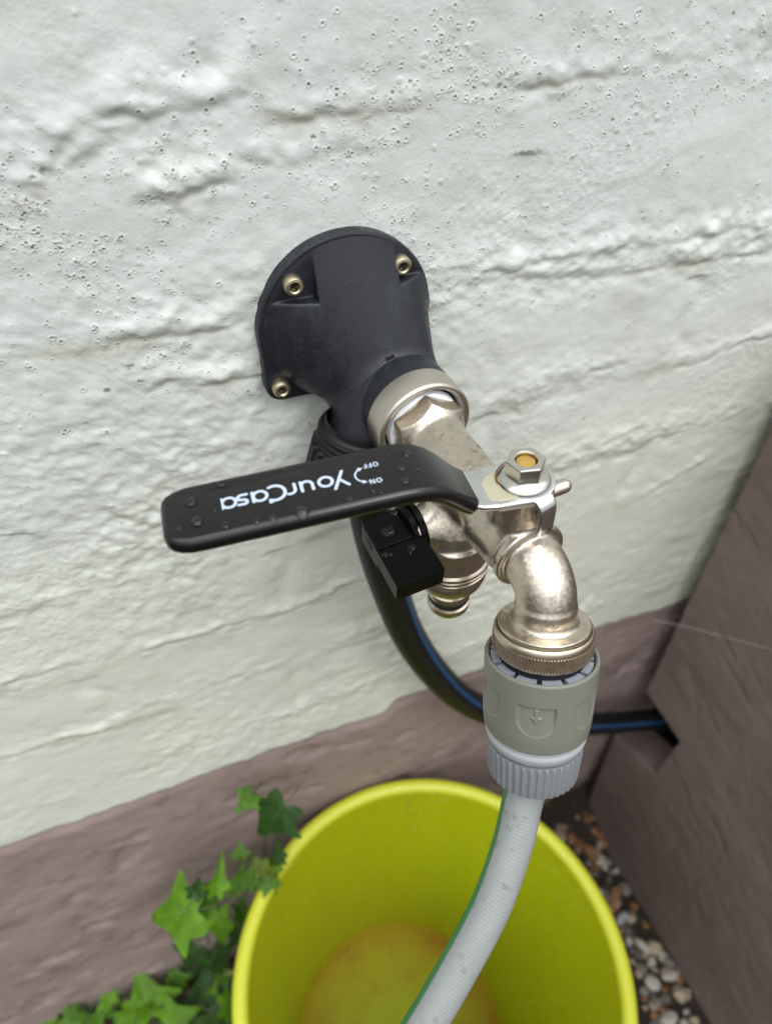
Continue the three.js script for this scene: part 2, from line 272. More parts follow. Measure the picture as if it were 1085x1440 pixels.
{
  const X0 = -0.22, S = 0.66, Y0 = 0.36, T = 2048;
  // craters and pits: clustered, each a raised ring round a dirty hole
  const R = rng(11), pits = [];
  const lobes = [[-0.018, 0.812, 0.022, 0.014], [-0.015, 0.805, 0.03, 0.016], [-0.02, 0.815, 0.03, 0.012], [0.12, 0.772, 0.02, 0.02], [0.02, 0.77, 0.04, 0.012], [0.045, 0.745, 0.03, 0.01], [0.14, 0.845, 0.03, 0.012], [-0.01, 0.80, 0.05, 0.04], [0.13, 0.848, 0.05, 0.03], [0.08, 0.842, 0.04, 0.025], [0.16, 0.81, 0.06, 0.03], [0.21, 0.845, 0.05, 0.025], [0.03, 0.765, 0.06, 0.02], [0.15, 0.765, 0.05, 0.04], [-0.03, 0.77, 0.04, 0.05], [0.24, 0.83, 0.04, 0.02], [0.0, 0.71, 0.06, 0.05], [0.3, 0.76, 0.05, 0.02], [0.06, 0.83, 0.04, 0.02], [0.11, 0.80, 0.03, 0.03], [0.06, 0.66, 0.06, 0.04]];
  for (let n = 0; n < 7800; n++) {
    const g = () => (R() + R() + R() - 1.5) / 0.75;
    const l = lobes[Math.floor(R() * lobes.length)], uni = R() < 0.14;
    let x = uni ? -0.15 + R() * 0.53 : l[0] + g() * l[2] * 1.15, y = uni ? 0.6 + R() * 0.27 : l[1] + g() * l[3] * 1.15;
    if (fbm(x * 55, y * 70, 2, 93) < 0.02 && R() < 0.85) continue;
    pits.push([x, y, 0.00026 + 0.0005 * Math.pow(R(), 3.4), R(), R() < 0.3 ? 1 : R() * 0.6]);
  }
  const H = new Float32Array(T * T), D = new Float32Array(T * T), px = S / T;
  for (const [x, y, r, pop, dirt] of pits) {
    const ci = (x - X0) / px, cj = (y - Y0) / px, rr = Math.ceil(r * 3 / px);
    for (let j = Math.floor(cj - rr); j <= cj + rr; j++) for (let i = Math.floor(ci - rr); i <= ci + rr; i++) {
      if (i < 0 || j < 0 || i >= T || j >= T) continue;
      const k = j * T + i, d = Math.hypot(i - ci, (j - cj) * 1.1) * px / r * (1 + 0.38 * noise2(i / 3.3, j / 3.3, 311));
      H[k] += (0.00017 * Math.exp(-Math.pow((d - 0.9) / 0.8, 2)) - (pop < 0.8 ? 0.00042 : -0.0001) * Math.exp(-d * d * 2.4)) * (r / 0.0006);
      const q = Math.exp(-d * d * 1.9) * dirt * (pop < 0.8 ? 1 : 0.35); if (q > D[k]) D[k] = q;
    }
  }
  // larger brown specks and a short drip, irregular
  for (const [x, y, r] of [[0.2387, 0.8401, 0.0009], [0.2425, 0.8523, 0.0008], [0.2437, 0.8557, 0.0007], [0.2183, 0.7637, 0.0009], [0.1508, 0.7520, 0.0009], [0.3048, 0.7626, 0.0008], [-0.0083, 0.8296, 0.0015], [-0.0117, 0.8284, 0.0013], [0.0007, 0.7571, 0.0020], [0.0031, 0.7499, 0.0015], [-0.0092, 0.7487, 0.0013], [0.1118, 0.8538, 0.0007], [0.1217, 0.8490, 0.0007], [0.1123, 0.8441, 0.0009], [0.1059, 0.8414, 0.0008], [0.1468, 0.8396, 0.0011], [0.1439, 0.8358, 0.0009], [0.1369, 0.8398, 0.0009], [0.1525, 0.8429, 0.0007], [0.0778, 0.8299, 0.0011], [0.0696, 0.8506, 0.0007], [0.0767, 0.8530, 0.0007], [0.1994, 0.8232, 0.0009], [0.2168, 0.8161, 0.0009], [0.1226, 0.8626, 0.0004], [0.1223, 0.8597, 0.0004], [0.1223, 0.8567, 0.0004], [0.1231, 0.8543, 0.0004], [0.1230, 0.8516, 0.0005], [-0.0205, 0.7356, 0.0013], [0.2078, 0.6678, 0.0011], [0.2261, 0.6676, 0.0011], [0.2260, 0.7829, 0.0009]]) {
    const ci = (x - X0) / px, cj = (y - Y0) / px, rr = Math.ceil(r * 2.6 / px);
    for (let j = Math.floor(cj - rr); j <= cj + rr; j++) for (let i = Math.floor(ci - rr); i <= ci + rr; i++) {
      if (i < 0 || j < 0 || i >= T || j >= T) continue;
      const k = j * T + i, d = Math.hypot(i - ci, (j - cj) * 1.3) * px / r + 0.9 * fbm(i / 7, j / 7, 3, 331);
      const q = 0.95 * sstep(1.25, 0.35, d) * (0.55 + 0.45 * noise2(i / 4, j / 4, 333)); if (q > D[k]) D[k] = q; H[k] -= 0.0003 * sstep(1, 0.2, d);
    }
  }
  const colour = dataTex(T, T, (i, j) => {
    const x = X0 + i * px, y = Y0 + j * px;
    const cool = sstep(-0.5, 0.6, fbm(x * 5, y * 6, 3, 95)), up = sstep(0.55, 0.8, y);
    let r = 0.7 - 0.012 * cool - 0.022 * up, g = 0.702, b = lerp(0.612, 0.662, up) + 0.012 * cool;
    const dust = 0.5 * sstep(0.1, 0.7, fbm(x * 34 + 2, y * 40, 4, 309)) * sstep(0.62, 0.7, y); r = lerp(r, 0.52, dust * 0.3); g = lerp(g, 0.5, dust * 0.3); b = lerp(b, 0.42, dust * 0.3);
    let stain = 0;
    for (let k = 0; k < JOINTS.length; k++) { const d = y - jointY(k, x); if (Math.abs(d) < 0.02) stain = Math.max(stain, Math.exp(-Math.pow((d + 0.0045) / 0.0042, 2)) * sstep(0.0, 0.6, fbm(x * 26, y * 60 + k * 3, 3, 97))); }
    ledges(x, y, (d, a) => { stain = Math.max(stain, a * 0.9 * Math.exp(-Math.pow((d + 0.0014) / 0.0017, 2)) * sstep(-0.35, 0.5, fbm(x * 50, y * 60, 3, 349))); });
    stain += 0.35 * sstep(0.25, 0.75, fbm(x * 30, y * 42, 4, 99)) + 0.10 * sstep(-0.2, 0.6, fbm(x * 160, y * 200, 2, 101));
    stain = clamp(stain * 0.95);
    r = lerp(r, 0.42, stain * 0.6); g = lerp(g, 0.395, stain * 0.6); b = lerp(b, 0.31, stain * 0.62);
    const d = D[j * T + i] * 0.92; r = lerp(r, 0.19, d); g = lerp(g, 0.155, d); b = lerp(b, 0.105, d);
    return [toS(r), toS(g), toS(b)];
  }, true);
  const bump = dataTex(T, T, (i, j) => {
    const x = X0 + i * px, y = Y0 + j * px;
    const m = sstep(-0.2, 0.5, fbm(x * 12 + 4, y * 14, 3, 103));
    return [0.5 + H[j * T + i] / 0.003 + (0.007 + 0.05 * m * m) * fbm(x * 380, y * 400, 2, 105) + 0.009 * noise2(x * 1300, y * 1300, 107)];
  }, false);
  for (const t of [colour, bump]) { t.wrapS = t.wrapT = THREE.MirroredRepeatWrapping; }
  const white = std(lin(1, 1, 1), 0.72, { map: colour, bumpMap: bump, bumpScale: 0.003 });
  const brown = dataTex(1024, 1024, (i, j) => {
    const x = i / 1024 * 0.6, y = j / 1024 * 0.6;
    const n = fbm(x * 20, y * 24, 5, 111), w = sstep(0.2, 0.6, fbm(x * 36 + 3, y * 46, 5, 113)), p = sstep(0.45, 0.7, fbm(x * 80, y * 84, 4, 115));
    let r = 0.315 + 0.05 * n, g = 0.235 + 0.04 * n, b = 0.22 + 0.036 * n;
    r = lerp(r, 0.16, w * 0.6); g = lerp(g, 0.128, w * 0.6); b = lerp(b, 0.12, w * 0.6);
    r = lerp(r, 0.42, p * 0.35); g = lerp(g, 0.36, p * 0.35); b = lerp(b, 0.34, p * 0.35);
    return [toS(r), toS(g), toS(b)];
  }, true, 1 / 0.6);
  const brownPaint = std(lin(1, 1, 1), 0.62, { map: brown, bumpMap: grainTex, bumpScale: 0.00022 });
  // non-uniform grids: 1 mm where the camera looks, coarse beyond
  const axis = (a, b, fa, fb, fine) => { const v = []; let s = 0.03, x = fa; const L = []; while (x > a) { x -= s; s *= 1.5; L.push(Math.max(x, a)); } v.push(...L.reverse()); for (x = fa; x < fb; x += fine) v.push(x); v.push(fb); s = 0.03; x = fb; while (x < b) { x += s; s *= 1.5; v.push(Math.min(x, b)); } return v; };
  function sheet(xs, ys, pos, uvOf) {
    const P = [], U = [], I = [], n = xs.length;
    ys.forEach((y, j) => xs.forEach((x, i) => { const p = pos(x, y); P.push(...p); U.push(...uvOf(p)); if (i < n - 1 && j < ys.length - 1) { const a = j * n + i; I.push(a, a + 1, a + n, a + n, a + 1, a + n + 1); } }));
    const g = new THREE.BufferGeometry(); g.setAttribute('position', new THREE.Float32BufferAttribute(P, 3)); g.setAttribute('uv', new THREE.Float32BufferAttribute(U, 2)); g.setIndex(I); g.computeVertexNormals(); return g;
  }
  const wall = thing('wall', 'rough white painted brick wall with a brown painted band along its foot', 'wall', null, 'structure');
  const xs = axis(-3, 3, -0.19, 0.42, 0.001);
  const vs = axis(0, 1.9, 0, 0.46, 0.001);                  // height above the painted edge
  part(wall, 'painted_brickwork', sheet(xs, vs, (x, v) => { const e = plinthTop(x), y = e + v; return [x, y, wallH(x, y)]; }, (p) => [(p[0] - X0) / S, (p[1] - Y0) / S]), white);
  const xs2 = axis(-3, 3, -0.34, 0.46, 0.002), ws = []; for (let i = 0; i <= 220; i++) ws.push(i / 220);
  part(wall, 'plinth', sheet(xs2, ws, (x, w) => { const e = plinthTop(x) + 0.0002, y = lerp(-0.12, e, w); const k = sstep(e, e - 0.01, y); return [x, y, wallH(x, y) * lerp(1, 0.8, k) + 0.0004 + k * (0.0014 + 0.003 * fbm(x * 9, y * 14, 3, 117) + 0.0007 * fbm(x * 60, y * 60, 3, 119) - 0.003 * sstep(0.3, 0.7, fbm(x * 22, y * 30, 3, 121)))]; }, (p) => [p[0], p[1]]), brownPaint, 'brown painted band along the foot of the wall');
  const core = new THREE.BoxGeometry(6, 2.45, 0.2); core.translate(0, 1.1, -0.125);
  part(wall, 'wall_core', core, std(lin(0.3, 0.14, 0.09), 0.9));
}

// ---------------------------------------------------------------- the ground
const groundH = (x, z) => -0.008 + 0.006 * fbm(x * 14, z * 14, 3, 131) * sstep(0.8, 0.4, Math.hypot(x, z)) + (0.03 * sstep(0.1, 0.0, z) + 0.052) * sstep(0.22, 0.34, x) * sstep(0.6, 0.4, x);
const ground = new THREE.Group(); ground.name = 'ground'; scene.add(ground);
tag(ground, 'dark damp soil with scattered pebbles at the foot of the wall', null, null, 'structure');
{
  const soilMap = dataTex(1024, 1024, (i, j) => { const x = i / 1024 * 0.8, y = j / 1024 * 0.8, n = fbm(x * 60, y * 60, 5, 133), c = sstep(0.25, 0.7, fbm(x * 110, y * 110, 3, 135)); return [toS(lerp(0.036 + 0.018 * n, 0.12, c * 0.6)), toS(lerp(0.025 + 0.012 * n, 0.07, c * 0.6)), toS(lerp(0.016 + 0.008 * n, 0.036, c * 0.6))]; }, true, 1 / 0.8);
  const soil = std(lin(1, 1, 1), 0.85, { map: soilMap, bumpMap: grainTex, bumpScale: 0.002 });
  const steps = []; for (let x = -0.5; x <= 0.72; x += 0.005) steps.push(x);
  const P = [], U = [], I = []; const xs = [-60, -12, -3, -1, ...steps, 1, 3, 12, 60], zs = [-60, -12, -2, -0.3]; for (let z = -0.03; z < 0.6; z += 0.005) zs.push(z); zs.push(0.9, 2, 6, 20, 60);
  zs.forEach((z, j) => xs.forEach((x, i) => { P.push(x, groundH(x, z), z); U.push(x, z); if (i < xs.length - 1 && j < zs.length - 1) { const a = j * xs.length + i; I.push(a, a + xs.length, a + 1, a + 1, a + xs.length, a + xs.length + 1); } }));
  const g = new THREE.BufferGeometry(); g.setAttribute('position', new THREE.Float32BufferAttribute(P, 3)); g.setAttribute('uv', new THREE.Float32BufferAttribute(U, 2)); g.setIndex(I); g.computeVertexNormals();
  part(ground, 'soil', g, soil);
  // pebbles: a few shapes and tones, each one placed by itself
  const R = rng(5), shapes = [];
  for (let k = 0; k < 6; k++) {
    const s = new THREE.IcosahedronGeometry(1, 3), p = s.attributes.position;
    for (let i = 0; i < p.count; i++) { const v = V(p.getX(i), p.getY(i), p.getZ(i)), n = 1 + 0.26 * noise2(v.x * 1.5 + k * 9, v.y * 1.5 + v.z * 1.2, 141) + 0.11 * noise2(v.x * 3 + k, v.z * 3 + v.y, 143); v.multiplyScalar(n); p.setXYZ(i, v.x, v.y, v.z); }
    const q = mergeVertices((s.deleteAttribute('normal'), s.deleteAttribute('uv'), s)); q.computeVertexNormals(); shapes.push(q);
  }
  const tones = [[0.37, 0.345, 0.3], [0.32, 0.25, 0.165], [0.26, 0.19, 0.12], [0.16, 0.14, 0.12], [0.2, 0.09, 0.03], [0.07, 0.055, 0.045], [0.33, 0.345, 0.365]].map((c) => std(lin(...c), 0.5));
  const stone = (x, z, a, b, c, turn, tone, lift = 0.3) => {
    const m = part(ground, 'stone', shapes[Math.floor(R() * 6)], tones[tone]);
    m.position.set(x, groundH(x, z) + c * lift, z); m.rotation.set((R() - 0.5) * 0.5, turn, (R() - 0.5) * 0.5); m.scale.set(a, c, b);
  };
  // the pale pebbles between the bucket and the slab, as they lie
  for (const [x, z, a, b, turn, tone] of [[0.358, 0.134, 0.010, 0.006, 0.3, 6], [0.369, 0.137, 0.008, 0.006, 1.2, 1], [0.362, 0.166, 0.006, 0.011, 0.25, 0], [0.374, 0.172, 0.009, 0.010, 0.4, 1], [0.350, 0.183, 0.007, 0.008, 0.2, 3], [0.351, 0.199, 0.008, 0.011, 0.3, 0], [0.372, 0.2, 0.011, 0.006, -0.25, 0], [0.373, 0.218, 0.011, 0.009, -0.6, 1], [0.348, 0.232, 0.011, 0.009, 0.4, 0], [0.36, 0.241, 0.008, 0.006, 0.8, 0], [0.372, 0.243, 0.008, 0.006, 0.1, 1], [0.359, 0.21, 0.008, 0.006, 1.1, 4], [0.353, 0.12, 0.012, 0.007, 0.9, 4], [0.345, 0.1, 0.011, 0.008, 0.2, 4], [0.362, 0.117, 0.009, 0.008, 0.5, 2], [0.356, 0.215, 0.010, 0.008, 0.9, 5], [0.345, 0.215, 0.009, 0.007, 0.1, 3], [0.38, 0.19, 0.007, 0.008, 0.5, 3]])
    stone(x * 0.962, 0.25 + (z - 0.25) * 0.962, a * 0.8, b * 0.8, Math.min(a, b) * 0.62, turn, tone, 0.45);
  for (let n = 0; n < 300; n++) {
    const x = 0.255 + R() * 0.115, z = 0.03 + R() * 0.25, s = 0.0028 + 0.0042 * R() * R(), t = R();
    if (Math.hypot(x - 0.09, z - 0.145) < 0.112) continue;
    stone(x, z, s * (0.8 + R() * 0.6), s * (0.8 + R() * 0.6), s * 0.6, R() * 6, t < 0.08 ? 0 : t < 0.18 ? 1 : t < 0.38 ? 2 : t < 0.58 ? 3 : t < 0.78 ? 4 : 5, 0.25);
  }
}

{ // the gravel strip goes on towards the viewer, outside the photograph
  const R = rng(19), n = 1400, s = new THREE.IcosahedronGeometry(1, 1), m = new THREE.InstancedMesh(s, std(lin(1, 1, 1), 0.55), n), d = new THREE.Object3D();
  for (let i = 0; i < n; i++) {
    const z = 0.27 + R() * 0.6, x = 0.368 - Math.pow(R(), 1.4) * (0.15 + 0.1 * noise2(z * 9, 3, 351)), r = 0.003 + 0.005 * R() * R(), t = R();
    d.position.set(x, groundH(x, z) + r * 0.2, z); d.rotation.set(R() * 6, R() * 6, R() * 6); d.scale.set(r, r * 0.7, r * 1.3); d.updateMatrix(); m.setMatrixAt(i, d.matrix);
    m.setColorAt(i, t < 0.15 ? lin(0.35, 0.33, 0.28) : t < 0.35 ? lin(0.28, 0.2, 0.13) : t < 0.6 ? lin(0.15, 0.13, 0.11) : t < 0.8 ? lin(0.17, 0.08, 0.03) : lin(0.07, 0.055, 0.045));
  }
  m.name = 'gravel'; m.castShadow = m.receiveShadow = true; m.userData.kind = 'stuff'; ground.add(m);
}

// ---------------------------------------------------------------- the stone slab on the right, notched for the pipe
const SX = 0.372;
{
  const slab = thing('stone_slab', 'brown riven stone slab standing at right angles to the wall, notched for the black pipe', 'stone slab', basisAt(V(1, 0, 0), V(0, 1, 0), V(0, 0, 1), V(SX, 0, 0.3)));
  // outline in (z, y), metres
  const corner = [[0.006, 0.735], [0.0085, 0.631], [0.0185, 0.316], [0.071, 0.312], [0.067, 0.241], [0.011, 0.214], [0.018, 0.096], [0.03, -0.05], [0.85, -0.05], [0.85, 0.735]];
  const dense = []; const R = rng(3);
  corner.forEach((p, i) => { const q = corner[(i + 1) % corner.length], L = Math.hypot(q[0] - p[0], q[1] - p[1]), n = Math.max(1, Math.round(L / 0.006)); for (let k = 0; k < n; k++) { const t = k / n, j = k ? 0.0009 : 0.0004; dense.push(new THREE.Vector2(lerp(p[0], q[0], t) + (R() - 0.5) * j, lerp(p[1], q[1], t) + (R() - 0.5) * j)); } });
  const sh = new THREE.Shape(dense);
  const g = new THREE.ExtrudeGeometry(sh, { depth: 0.036, bevelEnabled: true, bevelThickness: 0.002, bevelSize: 0.0018, bevelSegments: 2, bevelOffset: -0.0018 });
  const p = g.attributes.position; for (let i = 0; i < p.count; i++) { const z = p.getX(i), y = p.getY(i), d = p.getZ(i); p.setXYZ(i, 0.002 + d, y, z - 0.3); }
  { const a = p.array; for (let i = 0; i < a.length; i += 9) for (let c = 0; c < 3; c++) { const t = a[i + 3 + c]; a[i + 3 + c] = a[i + 6 + c]; a[i + 6 + c] = t; } const u = g.attributes.uv.array; for (let i = 0; i < u.length; i += 6) for (let c = 0; c < 2; c++) { const t = u[i + 2 + c]; u[i + 2 + c] = u[i + 4 + c]; u[i + 4 + c] = t; } }
  g.computeVertexNormals();
  const grain = (x, y) => { const sl = y + 0.35 * x; return fbm(x * 12, sl * 26, 4, 151) * 0.55 + 0.25 * fbm(x * 40, sl * 80, 4, 153) + 0.3 * fbm(x * 70, y * 75, 3, 154); };
  const map = dataTex(1024, 1024, (i, j) => { const x = i / 1024, y = j / 1024, n = grain(x, y), w = sstep(0.2, 0.7, fbm(x * 7, y * 11, 4, 155)), k = 0.155 + 0.04 * n, dk = sstep(0.42, 0.6, fbm(x * 14, (y + 0.35 * x) * 52, 5, 157)) * 0.25, ol = w * 0.35; return [toS(lerp(k * 1.24, 0.08, dk)), toS(lerp(lerp(k * 0.93, k * 0.99, ol), 0.058, dk)), toS(lerp(lerp(k * 0.83, k * 0.72, ol), 0.05, dk))]; }, true);
  const bump = dataTex(1024, 1024, (i, j) => { const x = i / 1024, y = j / 1024; return [0.5 + 0.3 * grain(x, y) + 0.16 * fbm(x * 90, y * 90, 3, 159) - 0.25 * sstep(0.42, 0.6, fbm(x * 14, (y + 0.35 * x) * 52, 5, 157))]; }, false);
  part(slab, 'slab', g, std(lin(1, 1, 1), 0.6, { map, bumpMap: bump, bumpScale: 0.003 }));
  const bank = thing('raised_bed', 'raised earth bed behind the brown slab', null, null, 'structure'), earthMat = std(lin(0.05, 0.038, 0.028), 0.9);
  const block = (name, x0, x1, y0, y1, z0, z1) => { const g = new THREE.BoxGeometry(x1 - x0, y1 - y0, z1 - z0); g.translate((x0 + x1) / 2, (y0 + y1) / 2, (z0 + z1) / 2); part(bank, name, g, earthMat); };
  block('earth', 0.66, 2.2, -0.05, 0.69, 0.02, 0.86); block('cover', SX + 0.043, 2.2, 0.692, 0.73, 0.02, 0.86); block('end_wall', SX + 0.043, 0.657, -0.05, 0.69, 0.76, 0.86);
  // a single strand of spider silk from the wall's corner across the slab
  const silk = new THREE.QuadraticBezierCurve3(V(0.352, 0.425, 0.008), V(SX - 0.002, 0.425, 0.018), V(SX - 0.0012, 0.512, 0.118));
  const s = part(scene, 'spider_thread', sweep(silk, 0.00035, V(1, 0, 0), 0, Math.PI * 2, 60, 6), std(lin(0.4, 0.38, 0.37), 0.5));
  tag(s, 'fine pale thread of cobweb stretched across the brown slab', 'cobweb');
}

// ---------------------------------------------------------------- the black pipe with blue stripes
{
  const pts = [[83, 716, 28.5], [86, 698, 27.5], [91, 659, 25.5], [96.5, 629, 24.5], [104.5, 594, 24], [115.5, 553, 24], [136, 500, 24.5], [163.5, 447, 25], [200, 399, 25.5], [257, 345, 26], [328, 299.5, 27], [372, 279, 30], [428, 262, 38], [560, 235, 60]];
  const c = new THREE.CatmullRomCurve3(pts.map((p) => V(p[0] * MM, p[1] * MM, p[2] * MM)), false, 'centripetal');
  const t = thing('water_pipe', 'black plastic water pipe with blue stripes curving down the wall from the black fitting', 'pipe');
  const n0 = V(-0.41, 0, 0.91), rad = 0.0101;
  part(t, 'pipe_wall', sweep(c, rad, n0, 0, Math.PI * 2, 220, 48), M.pipe);
  for (const d of [62, -66, 180]) part(t, 'stripe', sweep(c, rad + 0.00012, n0, (d - 9) * Math.PI / 180, (d + 9) * Math.PI / 180, 220, 6), M.pipeBlue, 'blue stripe along the pipe');
}

// ---------------------------------------------------------------- the black wall fitting
const tapO = V(0.1034, 0.7354, 0.05), tS = V(0.99765, 0.0436, -0.05277).normalize(), tA = V(0.05168, 0.02584, 0.99833).normalize(), tU = tA.clone().cross(tS).normalize(), tSS = tU.clone().cross(tA).normalize();
const tapM = basisAt(tSS, tU, tA, tapO);                    // local x = side, y = up, z = along the tap
{
  const CX = 87, CY = 760;                                  // plate centre on the wall, mm
  const e = thing('wall_fitting', 'black plastic wall elbow screwed to the white wall, nickel ring at its mouth', 'wall fitting', basisAt(V(1, 0, 0), V(0, 1, 0), V(0, 0, 1), V(CX * MM, CY * MM, 0)));
  const o = [103.4 - CX, 735.4 - CY, 50], a = [tA.x, tA.y, tA.z];
  const plate2 = (x, y) => { const c = Math.hypot(x, y - 2) - 36.3, bx = Math.abs(x) - 36.3 + 8, by = Math.abs(y + 10) - 21 + 8; return smin(c, Math.min(Math.max(bx, by), 0) + Math.hypot(Math.max(bx, 0), Math.max(by, 0)) - 8, 3) + 0.4; };
  const base = (x, y, z) => { const d = plate2(x, y), h = Math.abs(z - 1.4) - 4.0, r = 1.0; const A = d + r, B = h + r; return Math.min(Math.max(A, B), 0) + Math.hypot(Math.max(A, 0), Math.max(B, 0)) - r; };
  part(e, 'backplate', sdfMesh(base, [-40, -35, -3], [40, 42, 10], 0.8), M.hood);
  const hood = (x, y, z) => {
    const t = clamp((z - 4.6) / 23.4), cx = lerp(0, 15.2, t), cy = lerp(2, -25.2, t), r = lerp(36.4, 17.2, Math.pow(t, 0.84));
    let f = (Math.hypot(x - cx, y - cy) - r) * 0.66;
    f = smax(f, z - 30, 4);
    f = smin(f, cyl(x, y, z, o, a, -30, -19, 17.4, 2), 6);
    f = smin(f, capsule(x, y, z, [10, -26, 22], [-2, -42, 27], 16, 14.8), 8);
    const cut = (A, B) => { f = smax(f, -smax(Math.max(A, B), 5.9 - z, 0.6), 1.0); };
    cut(x + 13.5, 15.5 - y); cut(20 - x, 17.5 - y); cut(x + 24.5, y + 22);
    return Math.max(f, 3.5 - z);
  };
  part(e, 'hood', sdfMesh(hood, [-40, -66, 4], [46, 42, 48], 0.75), M.hood);
  const toE = (g) => g.applyMatrix4(new THREE.Matrix4().makeRotationX(Math.PI / 2)).applyMatrix4(tapM).translate(-CX * MM, -CY * MM, 0);
  const sl = [[17, -30], [18.6, -27], [20, -25], [20.2, -24], [20.2, -11.2], [19.9, -10.8], [16, -10.8]];
  const sleeve = part(e, 'sleeve', toE(scaled(lathe(sl))), M.hood);
  const rib = new THREE.BoxGeometry(3.6, 6, 2.6); rib.translate(0, 18.6, -24); rib.rotateZ(0.2); rib.scale(MM, MM, MM); rib.applyMatrix4(tapM).translate(-CX * MM, -CY * MM, 0);
  part(sleeve, 'key', rib, M.hood);
  const ring = [[20.2, -11.6], [20.4, -11.4], [20.4, -10.9], [20.15, -1.6], [19.9, -0.7], [19.3, -0.15], [18.7, 0], [18.2, -0.1], [17.8, -0.5], [16.7, -2.6], [16.5, -3.2], [16.4, -9], [16.0, -10.5]];
  part(e, 'nickel_ring', toE(scaled(lathe(ring, 128))), M.ringNickel, 'nickel plated ring round the mouth of the fitting');
  const floor = [[16.4, -7.5], [0, -7.5]];
  part(e, 'socket', toE(scaled(lathe(floor))), M.rubber);
  // the ribbed compression nut where the pipe goes in
  const nd = V(-0.24, -0.95, -0.02).normalize().negate();   // points up
  const prof = []; for (let i = 0; i <= 48; i++) { const y = -lerp(0, 30, i / 48); prof.push([y > -3 ? 15.2 + (y + 3) * -0.2 : y < -27 ? 17.6 + (y + 27) * 0.9 : 16.6 + (y < -12 ? 1.0 : 0) + 0.5 * Math.sin(y * 2.2) * (y > -12 ? 1 : 0), y]); }
  const nutG = new THREE.LatheGeometry(prof.reverse().map(([r, y]) => new THREE.Vector2(Math.max(r, 10.3), y)), 144);
  { const q = nutG.attributes.position; for (let i = 0; i < q.count; i++) { const x = q.getX(i), y = q.getY(i), z = q.getZ(i), th = Math.atan2(z, x), k = y < -12 && y > -27 ? 1 + 0.035 * Math.sign(Math.sin(th * 22)) : 1; q.setXYZ(i, x * k, y, z * k); } nutG.computeVertexNormals(); }
  scaled(nutG);
  const nm = part(e, 'compression_nut', nutG, M.rubber); nm.quaternion.setFromUnitVectors(V(0, 1, 0), nd); nm.position.set((84 - CX) * MM, (728 - CY) * MM, 0.0285);
  const head = [[0, 0.6], [1.9, 0.6], [2.0, 2.2], [2.5, 2.6], [3.4, 2.4], [4.0, 1.7], [4.1, 0.2], [4.1, -1]];
  for (const [x, y, z] of [[-21.8, 22.3, 6.6], [21.9, 22.8, 6.6], [-30, -22.6, 6.4]]) {
    const s = part(e, 'screw', scaled(lathe(head.map(([r, h]) => [r * 0.93, h * 1.2]).reverse(), 40)).rotateX(Math.PI / 2), M.zinc); s.position.set(x * MM, y * MM, z * MM);
    const star = new THREE.Shape(); for (let i = 0; i <= 36; i++) { const th = i / 36 * Math.PI * 2, r = 1.5 + 0.32 * Math.cos(th * 6); i ? star.lineTo(r * Math.cos(th), r * Math.sin(th)) : star.moveTo(r, 0); }
    const d = part(s, 'drive_socket', scaled(new THREE.ExtrudeGeometry(star, { depth: 0.3, bevelEnabled: false })), M.rubber); d.position.z = 0.0008;
  }
}

